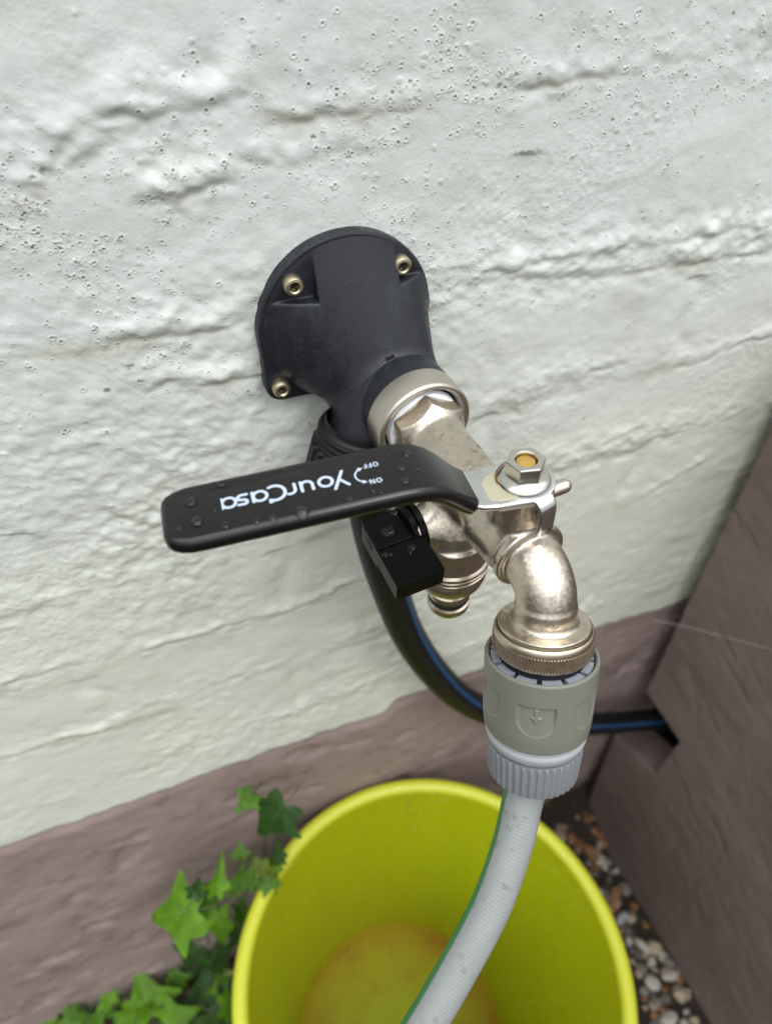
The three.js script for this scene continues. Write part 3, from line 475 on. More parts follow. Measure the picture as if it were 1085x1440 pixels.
// ---------------------------------------------------------------- the tap
const outB = [-0.0875, -0.0003, 84.877], outD = V(-0.164, -0.93003, 0.32884).normalize(), oD = [outD.x, outD.y, outD.z];
const VS = [-6, -19, 34];                                   // centre of the small side valve
const tap = thing('tap', 'nickel plated double outlet garden tap with black lever, screwed into the black wall fitting', 'tap', tapM);
const mixO = (w) => [outB[0] + oD[0] * w, outB[1] + oD[1] * w, outB[2] + oD[2] * w];
{
  const hex2 = (x, y, r) => { const c = Math.cos(Math.PI / 6), A = Math.abs(x), B = Math.abs(y); return Math.max(A, A * 0.5 + B * c) - r; };
  const z1 = [0, 0, 1], y1 = [0, 1, 0];
  const bend = []; { const p0 = V(0, 0, 72), p1 = V(0, 0.6, 86.5), p2 = V(...mixO(13)); for (let i = 0; i <= 22; i++) { const t = i / 22; bend.push(p0.clone().multiplyScalar((1 - t) ** 2).addScaledVector(p1, 2 * t * (1 - t)).addScaledVector(p2, t * t).toArray()); } }
  const body = (x, y, z) => {
    let f = cyl(x, y, z, [0, 0, 0], z1, 3, 66, lerp(11.6, 10.8, clamp(z / 60)), 1);
    const hx = smax(smax(hex2(x, y, 13.5), Math.hypot(x, y) - (15.7 - Math.max(0, z - 4.5) * 0.85), 0.15), Math.max(-1.5 - z, z - 14), 0.2);
    f = smin(f, hx, 1.2);
    f = smin(f, capsule(x, y, z, [0, -0.5, 56], [0, 0, 66], 13.2, 12.6), 3);
    f = smin(f, cyl(x, y, z, [0, 0, 65], y1, 0, 24.8, 9.4, 0.8), 3);
    // side valve
    f = smin(f, capsule(x, y, z, [-4, -8, 32], VS, 10.6, 12.8), 4);
    f = smin(f, cyl(x, y, z, [VS[0], -16.5, 33], [-1, 0, 0], 0, 17.5, 8.2, 0.8), 5);
    f = smin(f, cyl(x, y, z, VS, [0, -1, 0], 4, 18.5, 14.6, 0.8), 4);
    // elbow
    let el = 1e9; for (let i = 0; i < 22; i++) el = Math.min(el, capsule(x, y, z, bend[i], bend[i + 1], 10.2 - i * 0.022, 10.18 - i * 0.022));
    el = smin(el, cyl(x, y, z, outB, oD, 9, 17, 9.7, 0.5), 2);
    el = smin(el, cyl(x, y, z, outB, oD, 15.7, 19.5, 15.2, 0.5), 3.2);
    f = smin(f, el, 2);
    f = smin(f, cyl(x, y, z, [0, 0, 0], z1, 71.2, 75, 12.9, 1.2), 1.4);
    // stop lug on the stem's side
    f = smin(f, capsule(x, y, z, [6, 19.5, 67], [14.5, 20, 67.5], 2.5), 1.5);
    return f;
  };
  part(tap, 'body', sdfMesh(body, [-25, -50, -3], [20, 28, 111], 0.5, 0.085), M.nickel);
  // white thread tape in the mouth of the fitting
  const tp = []; for (let i = 0; i <= 10; i++) tp.push([15.2 - 0.35 * Math.abs(i - 6) * 0.3 + 0.25 * Math.sin(i * 2.3), -8 + i * 0.68]); tp.push([12, -1.1]);
  const tg = new THREE.LatheGeometry(tp.map(([r, y]) => new THREE.Vector2(r, y)), 96);
  { const q = tg.attributes.position; for (let i = 0; i < q.count; i++) { const x = q.getX(i), z = q.getZ(i), th = Math.atan2(z, x), k = 1 + 0.012 * noise2(th * 4, q.getY(i) * 0.8, 171) + 0.008 * noise2(th * 13, q.getY(i) * 2, 172); q.setXYZ(i, x * k, q.getY(i) + 0.35 * noise2(th * 3, 4, 173), z * k); } tg.computeVertexNormals(); }
  part(tap, 'thread_tape', scaled(tg).rotateX(Math.PI / 2), M.tape, 'white thread seal tape');
  // side outlet
  const sp = []; for (const [r, y] of [[13, -34], [14.8, -35], [15.5, -35.8], [15.5, -37.2], [14.6, -37.7], [14.6, -38], [15.2, -38.4], [15.2, -39.5], [14.4, -40], [14.4, -40.3], [15.1, -40.7], [15.1, -42], [14.7, -42.4], [14.9, -42.8], [14.7, -46], [13.8, -49], [12, -51.2], [8.6, -52.6], [8.2, -53.2], [8.2, -56.5], [8.9, -57.2], [8.9, -60.5], [7.2, -61.3], [7.2, -64.5], [8.9, -65.3], [8.9, -68.4], [8.6, -69], [6.6, -69.2], [6.4, -66]]) sp.push([r, y]);
  const so = part(tap, 'side_outlet', scaled(lathe(sp.map(([r, y]) => [r, y]).reverse(), 96)), M.nickelSmooth, 'small nickel side outlet with a quick connect nipple');
  so.position.set(VS[0] * MM, 0, VS[2] * MM);
  const orr = part(so, 'seal_ring', scaled(new THREE.TorusGeometry(7.6, 1.25, 12, 64).rotateX(Math.PI / 2)), M.rubber); orr.position.y = -0.0629;
  // union nut on the main outlet, finely knurled
  const frame = new THREE.Matrix4(), dn = outD, ez = V(0, 0, 1).addScaledVector(dn, -dn.z).normalize(), ey = dn.clone().negate(), ex = ey.clone().cross(ez);
  frame.makeBasis(ex, ey, ez).setPosition(outB[0] * MM, outB[1] * MM, outB[2] * MM);
  const nutP = [[10, -25.9], [16, -26.1], [16.4, -25.6], [16.5, -25], [16.5, -19.2], [16.45, -18.4], [16.1, -17.5], [15.8, -17.3], [15.45, -17.5], [15.35, -18.2], [15.35, -22]];
  const ng = toCreasedNormals(new THREE.LatheGeometry([...nutP.slice(0, 3), [16.5, -25], [16.5, -24.98], [16.5, -20.2], [16.5, -20.18], ...nutP.slice(4)].map(([r, y]) => new THREE.Vector2(r, y)), 900), 0.5);
  { const q = ng.attributes.position; for (let i = 0; i < q.count; i++) { const x = q.getX(i), y = q.getY(i), z = q.getZ(i), th = Math.atan2(z, x); if (y < -20.19 && y > -25.01 && Math.hypot(x, z) > 16.3) { const k = 1 + 0.02 * Math.cos(th * 100); q.setXYZ(i, x * k, y, z * k); } } const c = toCreasedNormals(mergeVertices((ng.deleteAttribute('normal'), ng), 1e-3), 0.9); ng.copy(c); }
  const nut = part(tap, 'union_nut', scaled(ng), M.nickelSmooth, 'knurled nickel union nut on the main outlet'); nut.applyMatrix4(frame);
}
function drop(parent, x, y, z, r, h, normal = V(0, 1, 0), sx = 1) {   // a bead of water, metres in the parent's frame
  const g = new THREE.SphereGeometry(1, 20, 12);
  const m = part(parent, 'water_drop', g, M.water); m.scale.set(r * sx, h, r); m.quaternion.setFromUnitVectors(V(0, 1, 0), normal); m.position.set(x, y, z);
  return m;
}
// the lever: black sleeve on a cranked plate
{
  const turn = 0.155, ct = Math.cos(turn), st = Math.sin(turn);   // swings back towards the wall
  const lever = new THREE.Group(); lever.name = 'lever'; tap.add(lever); lever.userData.label = 'black plastic sleeved lever with white lettering';
  lever.position.set(0, 0, 65 * MM); lever.rotation.y = -turn;
  // path along -x (mm): flat blade, crank, plate
  const path = [[-107.5, 41], [-106.9, 41], [-105.7, 41], [-103.5, 41], [-100.5, 41], [-96.5, 41], [-90, 41], [-76, 41], [-62, 41], [-50, 41], [-42, 41], [-38, 40.7], [-34.8, 40.1], [-31.6, 38.4], [-28.4, 35.8], [-25.4, 32.7], [-22.2, 29.6], [-19.6, 27.6]];
  const rings = path.map(([x, y], i) => {
    const a = path[Math.max(0, i - 1)], b = path[Math.min(path.length - 1, i + 1)]; let tx = b[0] - a[0], ty = b[1] - a[1]; const l = Math.hypot(tx, ty); tx /= l; ty /= l;
    const e = clamp((x + 107.5) / 9), rd = Math.sqrt(1 - (1 - e) ** 2), w = (x < -99 ? lerp(6, 11.6, rd) : 11.6) - 2.6 * sstep(-37, -20, x), e2 = clamp((x + 107.5) / 2.6), h = lerp(1.2, 2.9, Math.sqrt(1 - (1 - e2) ** 2));
    const r = Math.min(2.6, h * 0.92), out = [];
    for (const [sx, sy, q0] of [[1, 1, 0], [-1, 1, 1], [-1, -1, 2], [1, -1, 3]]) for (let k = 0; k <= 6; k++) {
      const th = (q0 + k / 6) * Math.PI / 2, cz = sx * (w - r) + r * Math.cos(th), cy = sy * (h - r) + r * Math.sin(th);
      out.push([x - ty * cy, y + tx * cy, cz]);
    }
    return out;
  });
  const sleeve = part(lever, 'grip', loft(rings, 0.7), M.leverBlack);
  // cranked plate: chrome, with a hole for the stem and a stop tab bent down
  const top = 27.3, th = 3.0;
  const ps = new THREE.Shape(); ps.moveTo(-11, -8.6); ps.lineTo(-2, -9.4); ps.absarc(0, 0, 9.6, -Math.PI / 2, Math.PI / 2, false); ps.lineTo(-2, 9.4); ps.lineTo(-11, 8.6);
  const pl = new THREE.ExtrudeGeometry(ps, { depth: th - 1.8, bevelEnabled: true, bevelThickness: 0.9, bevelSize: 0.9, bevelOffset: -0.4, bevelSegments: 4, curveSegments: 32 }); pl.rotateX(-Math.PI / 2); pl.translate(0, top - th + 0.9, 0);
  const tabPath = [[7.4, 26.0], [9.6, 25.9], [11.2, 24.6], [11.8, 22], [11.9, 18], [11.9, 14.2], [11.7, 13.4]];
  const tabRings = tabPath.map(([z, y], i) => { const a = tabPath[Math.max(0, i - 1)], b = tabPath[Math.min(tabPath.length - 1, i + 1)]; let tz = b[0] - a[0], ty = b[1] - a[1]; const l = Math.hypot(tz, ty); tz /= l; ty /= l; const w = i === 6 ? 2.6 : 3.6 - 0.1 * i + (i === 0 ? 1.6 : 0), h = i === 6 ? 0.6 : 1.1, o = []; for (let k = 0; k < 20; k++) { const q = k / 20 * Math.PI * 2, c = Math.cos(q), s = Math.sin(q), u = Math.sign(c) * Math.pow(Math.abs(c), 0.45) * w, v = Math.sign(s) * Math.pow(Math.abs(s), 0.45) * h; o.push([u, y + tz * v, z - ty * v]); } return o; });
  const tab = loft(tabRings, 0.8); tab.rotateY(0.3); const wob = scaled(pl);
  const slope = [[-24, 31.4], [-21.5, 29.2], [-19, 27.6], [-16, 26.5], [-12.5, 25.95], [-9, 25.8]];
  const slopeRings = slope.map(([x, y], i) => { const a = slope[Math.max(0, i - 1)], b = slope[Math.min(slope.length - 1, i + 1)]; let tx = b[0] - a[0], ty = b[1] - a[1]; const l = Math.hypot(tx, ty); tx /= l; ty /= l; const w = [8.0, 8.2, 8.3, 8.5, 8.8, 9][i], o = []; for (let k = 0; k < 28; k++) { const q = k / 28 * Math.PI * 2, c = Math.cos(q), s = Math.sin(q), u = Math.sign(c) * Math.pow(Math.abs(c), 0.3) * w, v = Math.sign(s) * Math.pow(Math.abs(s), 0.5) * 1.42; o.push([x - ty * v, y + tx * v, -u]); } return o; });
  part(lever, 'plate', merge([wob, tab, loft(slopeRings, 0.8)]), M.chrome, 'bright chromed plate under the nut');
  const gs = new THREE.Shape(); gs.moveTo(-13.5, -5.4); gs.bezierCurveTo(-12, -7, -8, -7.4, -5, -6.6); gs.lineTo(-4, 5); gs.bezierCurveTo(-8, 5.6, -11, 4.6, -12.5, 2.4); gs.bezierCurveTo(-14.6, 0, -14, -3, -13.5, -5.4);
  const gg = new THREE.ExtrudeGeometry(gs, { depth: 0.12, bevelEnabled: true, bevelThickness: 0.1, bevelSize: 0.3, bevelSegments: 2, curveSegments: 20 }); gg.rotateX(-Math.PI / 2); gg.translate(0, top + 0.02, 0);
  part(lever, 'grease', scaled(gg), M.grease, 'cream coloured grease on the plate');
  const rs = new THREE.TorusGeometry(8.5, 0.42, 8, 64, 2.2); rs.rotateX(Math.PI / 2); rs.rotateY(Math.PI * 0.72 + 0.9); rs.translate(0, top + 0.35, 0);
  part(lever, 'rust_line', scaled(rs), M.rust, 'rusty line beside the nut');
  // white print on the grip, read from the far side
  const PW = 46, PH = 14, CWU = 56, cv = document.createElement('canvas'); cv.width = 2048; cv.height = 622; const c = cv.getContext('2d');
  c.fillStyle = '#000'; c.fillRect(0, 0, 2048, 622); c.strokeStyle = '#fff'; c.fillStyle = '#fff'; c.lineCap = 'round'; c.lineJoin = 'round';
  const K = 2048 / CWU, line = (...p) => { c.beginPath(); p.forEach(([x, y], i) => i ? c.lineTo(x * K, y * K) : c.moveTo(x * K, y * K)); c.stroke(); };
  const arc = (x, y, r, a, b, ccw) => { c.beginPath(); c.arc(x * K, y * K, r * K, a, b, ccw); c.stroke(); };
  const bl = 11.2, PI = Math.PI; c.lineWidth = 1.12 * K;
  let x = 13;                                               // Y
  line([x, 5.2], [x + 2.4, 8.3]); line([x + 4.9, 4.4], [x + 1.0, bl + 1.2]); x += 7.4;
  arc(x, bl - 2.3, 2.3, 0, PI * 2); x += 4.6;               // o
  line([x, bl - 4.5], [x, bl - 2]); arc(x + 1.9, bl - 2, 1.9, PI, 0, true); line([x + 3.8, bl - 4.5], [x + 3.8, bl]); x += 6;  // u
  line([x, bl], [x, bl - 3]); arc(x + 1.9, bl - 2.6, 1.9, PI, PI * 1.62); x += 5.4;   // r
  c.lineWidth = 1.2 * K; arc(x + 1.6, bl - 2.4, 3.5, PI * 1.68, PI * 0.35, true); c.lineWidth = 1.12 * K; line([x + 2.4, bl - 5.9], [x + 3.6, bl - 6.4]); x += 6.6; // C
  arc(x, bl - 2.3, 2.3, 0, PI * 2); line([x + 2.35, bl - 4.5], [x + 2.35, bl]); x += 4.5;   // a
  c.beginPath(); c.moveTo((x + 2.9) * K, (bl - 4.4) * K); c.lineTo((x + 1.2) * K, (bl - 4.5) * K); c.bezierCurveTo((x - 0.5) * K, (bl - 4.4) * K, (x - 0.4) * K, (bl - 2.3) * K, (x + 1.4) * K, (bl - 2.3) * K); c.bezierCurveTo((x + 3.4) * K, (bl - 2.3) * K, (x + 3.3) * K, bl * K, (x + 1.5) * K, bl * K); c.lineTo((x - 0.2) * K, bl * K); c.stroke(); x += 6; // s
  arc(x, bl - 2.3, 2.3, 0, PI * 2); line([x + 2.35, bl - 4.5], [x + 2.35, bl]);         // a
  c.font = 'bold ' + Math.round(3.1 * K) + 'px sans-serif'; c.textBaseline = 'alphabetic'; c.fillText('ON', 1.6 * K, 5.2 * K); c.fillText('OFF', 0.6 * K, 13.4 * K);
  c.lineWidth = 0.62 * K; arc(6.6, 8.1, 3.5, -PI * 0.36, PI * 0.36);
  for (const s of [-1, 1]) { const ax = 6.6 + 3.5 * Math.cos(PI * 0.36), ay = 8.1 + s * 3.5 * Math.sin(PI * 0.36); c.beginPath(); c.moveTo((ax - 1.5) * K, (ay + s * 0.5) * K); c.lineTo((ax + 0.5) * K, (ay + s * 0.9) * K); c.lineTo((ax + 0.1) * K, (ay - s * 1.0) * K); c.closePath(); c.fill(); }
  { const W = rng(91); c.fillStyle = '#000'; for (let n = 0; n < 900; n++) { const r = 1 + 5 * W() * W(); c.globalAlpha = 0.35 + 0.5 * W(); c.beginPath(); c.arc(W() * 2048, W() * 622, r, 0, 7); c.fill(); } c.globalAlpha = 1; }   // worn specks
  const tex = new THREE.CanvasTexture(cv); tex.magFilter = THREE.LinearFilter;
  const pm = std(lin(0.47, 0.54, 0.66), 0.45, { alphaMap: tex, transparent: true });
  const pg = new THREE.PlaneGeometry(PW * MM, PH * MM); pg.rotateX(-Math.PI / 2); pg.rotateY(Math.PI);
  const print = part(sleeve, 'lettering', pg, pm, 'white lettering, upside down'); print.position.set(-68 * MM, 43.94 * MM, 0.2 * MM);
  // rain beads
  const R = rng(77);
  for (const [px, pz, r] of [[-99, -3.5, 1.9], [-98, 4.6, 2.1], [-103, 5.4, 1.0], [-91, 8.2, 1.5], [-83, 9.3, 1.2], [-78.5, 9.6, 1.3], [-70.5, 9.4, 1.9], [-57, 8.8, 1.0], [-90, -8.4, 1.4], [-72, -9.2, 0.8], [-40, 1.2, 1.2], [-40.5, 6.6, 1.4], [-36.5, -5, 1.6], [-35, 2.6, 1.9], [-31, 8, 1.4], [-34.5, -8.5, 1.6], [-29.5, -2, 1.0], [-42, -6.5, 0.8], [-93, 1.5, 0.6], [-66, -8.5, 0.6], [-50, 7.4, 0.7], [-29, 4.5, 0.9], [-48, 8.4, 0.7], [-28.5, -7, 1.5]]) {
    const k = px < -38 ? 0 : px < -34 ? 1 : 2, py = px < -38 ? 43.8 : lerp(43.8, 31.5, clamp((px + 38) / 14) ** 1.25);
    const side = Math.abs(pz) > 9 ? Math.sign(pz) : 0, n = V(k * 0.32, 1, side * 0.5).normalize();
    drop(sleeve, px * MM, (py - (side ? 0.35 : 0.12)) * MM, pz * MM, r * MM, r * 0.68 * MM, n, 0.85 + 0.3 * R());
  }
}
// stem: washer, flanged nut and brass thread end
{
  const nutG = new THREE.CylinderGeometry(7.4, 7.5, 6.2, 6, 1, false).toNonIndexed();
  const hexShape = new THREE.Shape(); for (let i = 0; i <= 6; i++) { const th = (i + 0.5) * Math.PI / 3; i ? hexShape.lineTo(6.05 * Math.cos(th), 6.05 * Math.sin(th)) : hexShape.moveTo(6.05 * Math.cos(th), 6.05 * Math.sin(th)); }
  const hole = new THREE.Path(); hole.absarc(0, 0, 3.5, 0, Math.PI * 2, true); hexShape.holes.push(hole);
  const hg = new THREE.ExtrudeGeometry(hexShape, { depth: 5, bevelEnabled: true, bevelThickness: 0.6, bevelSize: 0.5, bevelOffset: -0.4, bevelSegments: 3, curveSegments: 24 }); hg.rotateX(-Math.PI / 2); hg.translate(0, 29.9, 0);
  const fl = lathe([[3.6, 27.5], [8.0, 27.4], [8.4, 27.9], [8.1, 28.5], [6.2, 29.6], [3.6, 30]], 64);
  const hub = new THREE.Group(); hub.name = 'stem_nut'; 
  const n = part(tap, 'stem_nut', merge([scaled(hg.toNonIndexed()), scaled(fl)]), M.steel, 'steel flanged hexagon nut on the stem'); n.position.z = 65 * MM; n.rotation.y = 0.2;
  const s = part(tap, 'stem', scaled(lathe([[3.2, 26], [3.2, 33.8], [2.9, 34.4], [2.2, 34.7], [0, 34.75]], 40)), M.brass, 'brass end of the stem inside the nut'); s.position.z = 65 * MM;
}
// the small black handle on the side valve
{
  const h = new THREE.Group(); h.name = 'side_handle'; tap.add(h); h.userData.label = 'small glossy black handle on the side valve';
  h.position.set(0, -16.5 * MM, 32 * MM); h.rotation.x = 0.12;   // local z runs along the handle, y is its broad face
  const box = (x0, x1, z0, z1, y0, y1, r) => { const s = new THREE.Shape(); const q = 0.9; s.moveTo(x0 + q, z0); s.lineTo(x1 - q, z0); s.quadraticCurveTo(x1, z0, x1, z0 + q); s.lineTo(x1, z1 - q); s.quadraticCurveTo(x1, z1, x1 - q, z1); s.lineTo(x0 + q, z1); s.quadraticCurveTo(x0, z1, x0, z1 - q); s.lineTo(x0, z0 + q); s.quadraticCurveTo(x0, z0, x0 + q, z0); const g = new THREE.ExtrudeGeometry(s, { depth: y1 - y0 - 2 * r, bevelEnabled: true, bevelThickness: r, bevelSize: r, bevelOffset: -r, bevelSegments: 3, curveSegments: 5 }); g.rotateX(Math.PI / 2); g.translate(0, y1 - r, 0); return plain(scaled(g)); };
  part(h, 'blade', box(-40.2, -21.5, -6, 24.2, -3.6, 5.2, 0.5), M.valveBlack);
  part(h, 'hub_cover', box(-39.9, -25.5, -7.4, 7.4, -6.8, 6.0, 0.6), M.valveBlack);
  const hub = lathe([[0, -25.6], [9.2, -25.6], [9.8, -25.2], [9.8, -23.6], [8.8, -23.3], [8.8, -22.6], [10.2, -22.4], [10.4, -22], [10.4, -20.2], [9.8, -19.8], [0, -19.6]], 48); hub.rotateZ(-Math.PI / 2); 
  part(h, 'hub', scaled(hub), M.valveBlack);
  const hole = lathe([[0, 0], [2.5, 0], [2.5, 0.6]], 32); hole.rotateZ(-Math.PI / 2); hole.translate(-40.35, 0, 0); part(h, 'screw_hole', scaled(hole), M.rubber);
  for (const [x, z, r, k] of [[-33, 1.5, 2.6, 6], [-28.2, 11, 1.7, 5.2], [-38.2, 9.8, 1.2, 5.2], [-36.4, 10.4, 0.9, 5.2], [-27.2, -5.4, 1.6, 6], [-29.5, 12.5, 1.0, 5.2]]) drop(h, x * MM, k * MM, z * MM, r * MM, r * 0.45 * MM, V(0, 1, 0), 1.15);
}
// beads on the tap body
{
  const body = tap.children.find((o) => o.name === 'body');
  for (const [t, ang, r] of [[17, 0.25, 1.1], [22, -0.55, 0.8], [27, -0.75, 1.1], [30, -0.35, 1.3], [25, 0.1, 0.7], [34, -0.6, 0.9], [38, 0.2, 0.8], [14, -0.3, 0.8]]) {
    const n = V(-Math.sin(ang), Math.cos(ang), 0); drop(body, n.x * 11.2 * MM, n.y * 11.2 * MM, t * MM, r * MM, r * 0.45 * MM, n);
  }
}

// ---------------------------------------------------------------- the grey hose connector
{
  const base = V(...outB).multiplyScalar(MM).applyMatrix4(tapM), dW = outD.clone().transformDirection(tapM), up = dW.clone().negate();
  const view = camera.position.clone().sub(base.clone().addScaledVector(dW, 0.043)); const ez = view.addScaledVector(dW, -view.dot(dW)).normalize(), ex = up.clone().cross(ez);
  const t = thing('hose_connector', 'grey plastic quick connector between the tap outlet and the pale hose', 'hose connector', basisAt(ex, up, ez, base));
  // collar with six thumb pads, each a shield-shaped hollow with an arrow on the one in front
  const nt = 540, nh = 132, P = [], U = [], I = [];
  const recess = (al, w) => { // al: angle from the pad's middle, w: mm below the outlet's base
    const xx = al * 19, yy = w - 41.5, hw = 6.3;
    const top = yy + 4.2, d2 = yy < 1.5 ? Math.max(Math.abs(xx) - hw, -top) : Math.max(Math.hypot(xx, (yy - 1.5) * 1.05) - hw, -top);
    const dep = lerp(1.25, 0.15, clamp(top / 12));
    let r = dep * sstep(0.35, -0.5, d2);
    return r;
  };
  const arrow = (xx, yy) => { const stem = Math.max(Math.abs(xx) - 0.75, Math.abs(yy + 1.3) - 1.5); const hd = Math.max(Math.abs(xx) * 0.9 + (yy - 0.2) * 0.75 - 1.75, -(yy - 0.1)); return Math.min(stem, hd); };
  const profile = []; for (let j = 0; j <= nh; j++) profile.push(lerp(28.2, 56.9, j / nh));
  const rad = (w) => { const e0 = clamp((w - 28.2) / 0.9), e1 = clamp((56.9 - w) / 0.9); return lerp(19.15, 18.75, (w - 28) / 29) - 0.9 * (1 - Math.sqrt(1 - (1 - e0) ** 2)) - 0.9 * (1 - Math.sqrt(1 - (1 - e1) ** 2)) - 0.35 * sstep(51, 56.9, w); };
  const rows = [[17.4, 40], [17.4, 29.2], [17.7, 28.5], [18.1, 28.22]], tail = [[17.8, 57], [14, 57]];
  const ringRow = (fn) => { for (let i = 0; i <= nt; i++) { const th = i / nt * Math.PI * 2, [r, w] = fn(th); P.push(r * Math.sin(th), -w, r * Math.cos(th)); U.push(th * 0.019, w * MM); } };
  for (const [r, w] of rows) ringRow(() => [r, w]);
  for (const w of profile) ringRow((th) => { let best = 0; for (let k = 0; k < 6; k++) { let al = th - k * Math.PI / 3; al = Math.atan2(Math.sin(al), Math.cos(al)); if (Math.abs(al) < 0.42) { best = recess(al, w); if (k === 0) best -= 0.45 * sstep(0.15, -0.15, arrow(al * 19, w - 41.2)); } } return [rad(w) - best, w]; });
  for (const [r, w] of tail) ringRow(() => [r, w]);
  const nr = rows.length + profile.length + tail.length;
  for (let j = 0; j < nr - 1; j++) for (let i = 0; i < nt; i++) { const a = j * (nt + 1) + i, b = a + nt + 1; I.push(a, b, a + 1, a + 1, b, b + 1); }
  const g = new THREE.BufferGeometry(); g.setAttribute('position', new THREE.Float32BufferAttribute(P, 3)); g.setAttribute('uv', new THREE.Float32BufferAttribute(U, 2)); g.setIndex(I); g.computeVertexNormals();
  part(t, 'collar', scaled(g), M.collarGrey);
  // inner clip ring with slots
  const clips = []; for (let k = 0; k < 12; k++) { const a0 = k / 12 * 2 * Math.PI + 0.07, a1 = (k + 1) / 12 * 2 * Math.PI - 0.07; const s = new THREE.Shape(); s.absarc(0, 0, 16.9, a0, a1, false); s.absarc(0, 0, 14.6, a1, a0, true); const q = new THREE.ExtrudeGeometry(s, { depth: 9, bevelEnabled: true, bevelThickness: 0.3, bevelSize: 0.25, bevelSegments: 2, curveSegments: 8 }); q.rotateX(-Math.PI / 2); q.translate(0, -38.4, 0); clips.push(q); }
  part(t, 'inner_clip', scaled(merge(clips)), M.clipGrey, 'blue grey inner clip with slots');
  part(t, 'core', scaled(lathe([[14, -62], [15.4, -40], [15.4, -31.5], [15, -31], [0, -31]].map(([r, y]) => [r, y]), 48)), M.clipDark);
  part(t, 'pale_ring', scaled(lathe([[14, -63.2], [16.6, -63.2], [17.0, -62.8], [17.5, -61.2], [17.7, -60.4], [17.7, -59.6], [17.2, -58.8], [17.3, -57.6], [17.0, -57], [14, -57]], 96)), M.pale, 'pale grey ring under the collar');
  // ribbed clamping nut
  const prof = [[9, -78.0], [15.6, -78.3], [16.2, -78.0], [16.35, -77.4], [17.1, -66.2], [17.1, -65.2], [16.7, -64.4], [16.2, -64.2], [14, -64.2]];
  const rb = new THREE.LatheGeometry(prof.map(([r, y]) => new THREE.Vector2(r, y)), 400), q = rb.attributes.position;
  for (let i = 0; i < q.count; i++) { const x = q.getX(i), y = q.getY(i), z = q.getZ(i), r = Math.hypot(x, z), th = Math.atan2(z, x); if (r > 16.0 && y < -65.1) { const c = Math.cos(th * 40), k = 1 + 0.018 * Math.sign(c) * Math.pow(Math.abs(c), 0.4) - 0.018; q.setXYZ(i, x * k, y, z * k); } }
  part(t, 'clamping_nut', scaled(toCreasedNormals(mergeVertices((rb.deleteAttribute('normal'), rb), 1e-3), 0.7)), M.nutGrey, 'ribbed grey clamping nut at the hose end');

  // ---------------------------------------------------------------- the hose
  const end = base.clone().addScaledVector(dW, 0.0775), st = base.clone().addScaledVector(dW, 0.066);
  const c = new THREE.CatmullRomCurve3([st, end, V(0.0945, 0.654, 0.1685), V(0.0875, 0.6425, 0.1775), V(0.0735, 0.626, 0.1905), V(0.055, 0.608, 0.2022), V(0.0385, 0.5935, 0.2115), V(0.005, 0.566, 0.229), V(-0.06, 0.51, 0.262), V(-0.14, 0.42, 0.32), V(-0.2, 0.25, 0.4), V(-0.23, 0.06, 0.47), V(-0.25, 0.012, 0.6), V(-0.2, 0.008, 0.9)], false, 'centripetal');
  const hose = thing('garden_hose', 'pale grey garden hose with a green stripe hanging from the grey connector over the bucket', 'hose');
  const weave = dataTex(512, 512, (i, j) => { const u = i / 512, v = j / 512; const a = Math.abs(((v * 18 + u * 6) % 1 + 1) % 1 - 0.5) * 2, b = Math.abs(((v * 9 - u * 24) % 1 + 1) % 1 - 0.5) * 2; return [0.3 + 0.5 * sstep(0.2, 0.8, a) + 0.12 * b + 0.08 * noise2(i / 5, j / 5, 181)]; }, false);
  weave.wrapS = weave.wrapT = THREE.RepeatWrapping; weave.repeat.set(1, 1 / 0.026);
  const hoseMap = dataTex(256, 512, (i, j) => { const n = fbm(i / 40, j / 60, 4, 183), d = sstep(0.3, 0.7, fbm(i / 22, j / 22, 4, 185)); return [toS(0.255 - 0.03 * n - 0.06 * d), toS(0.27 - 0.03 * n - 0.07 * d), toS(0.268 - 0.025 * n - 0.1 * d)]; }, true); hoseMap.repeat.set(1, 1 / 0.1);
  const left = camBasis.elements; const n0 = V(-left[0], -left[1], -left[2]);
  const hr = 0.0074;
  part(hose, 'hose_wall', sweep(c, hr, n0, 0, Math.PI * 2, 260, 48), std(lin(1, 1, 1), 0.42, { map: hoseMap, bumpMap: weave, bumpScale: 0.00006 }));
  part(hose, 'green_stripe', sweep(c, hr + 0.00008, n0, -0.02 - 0.28, -0.02 + 0.28, 260, 8), std(lin(0.03, 0.17, 0.045), 0.4), 'green stripe along the hose');
}

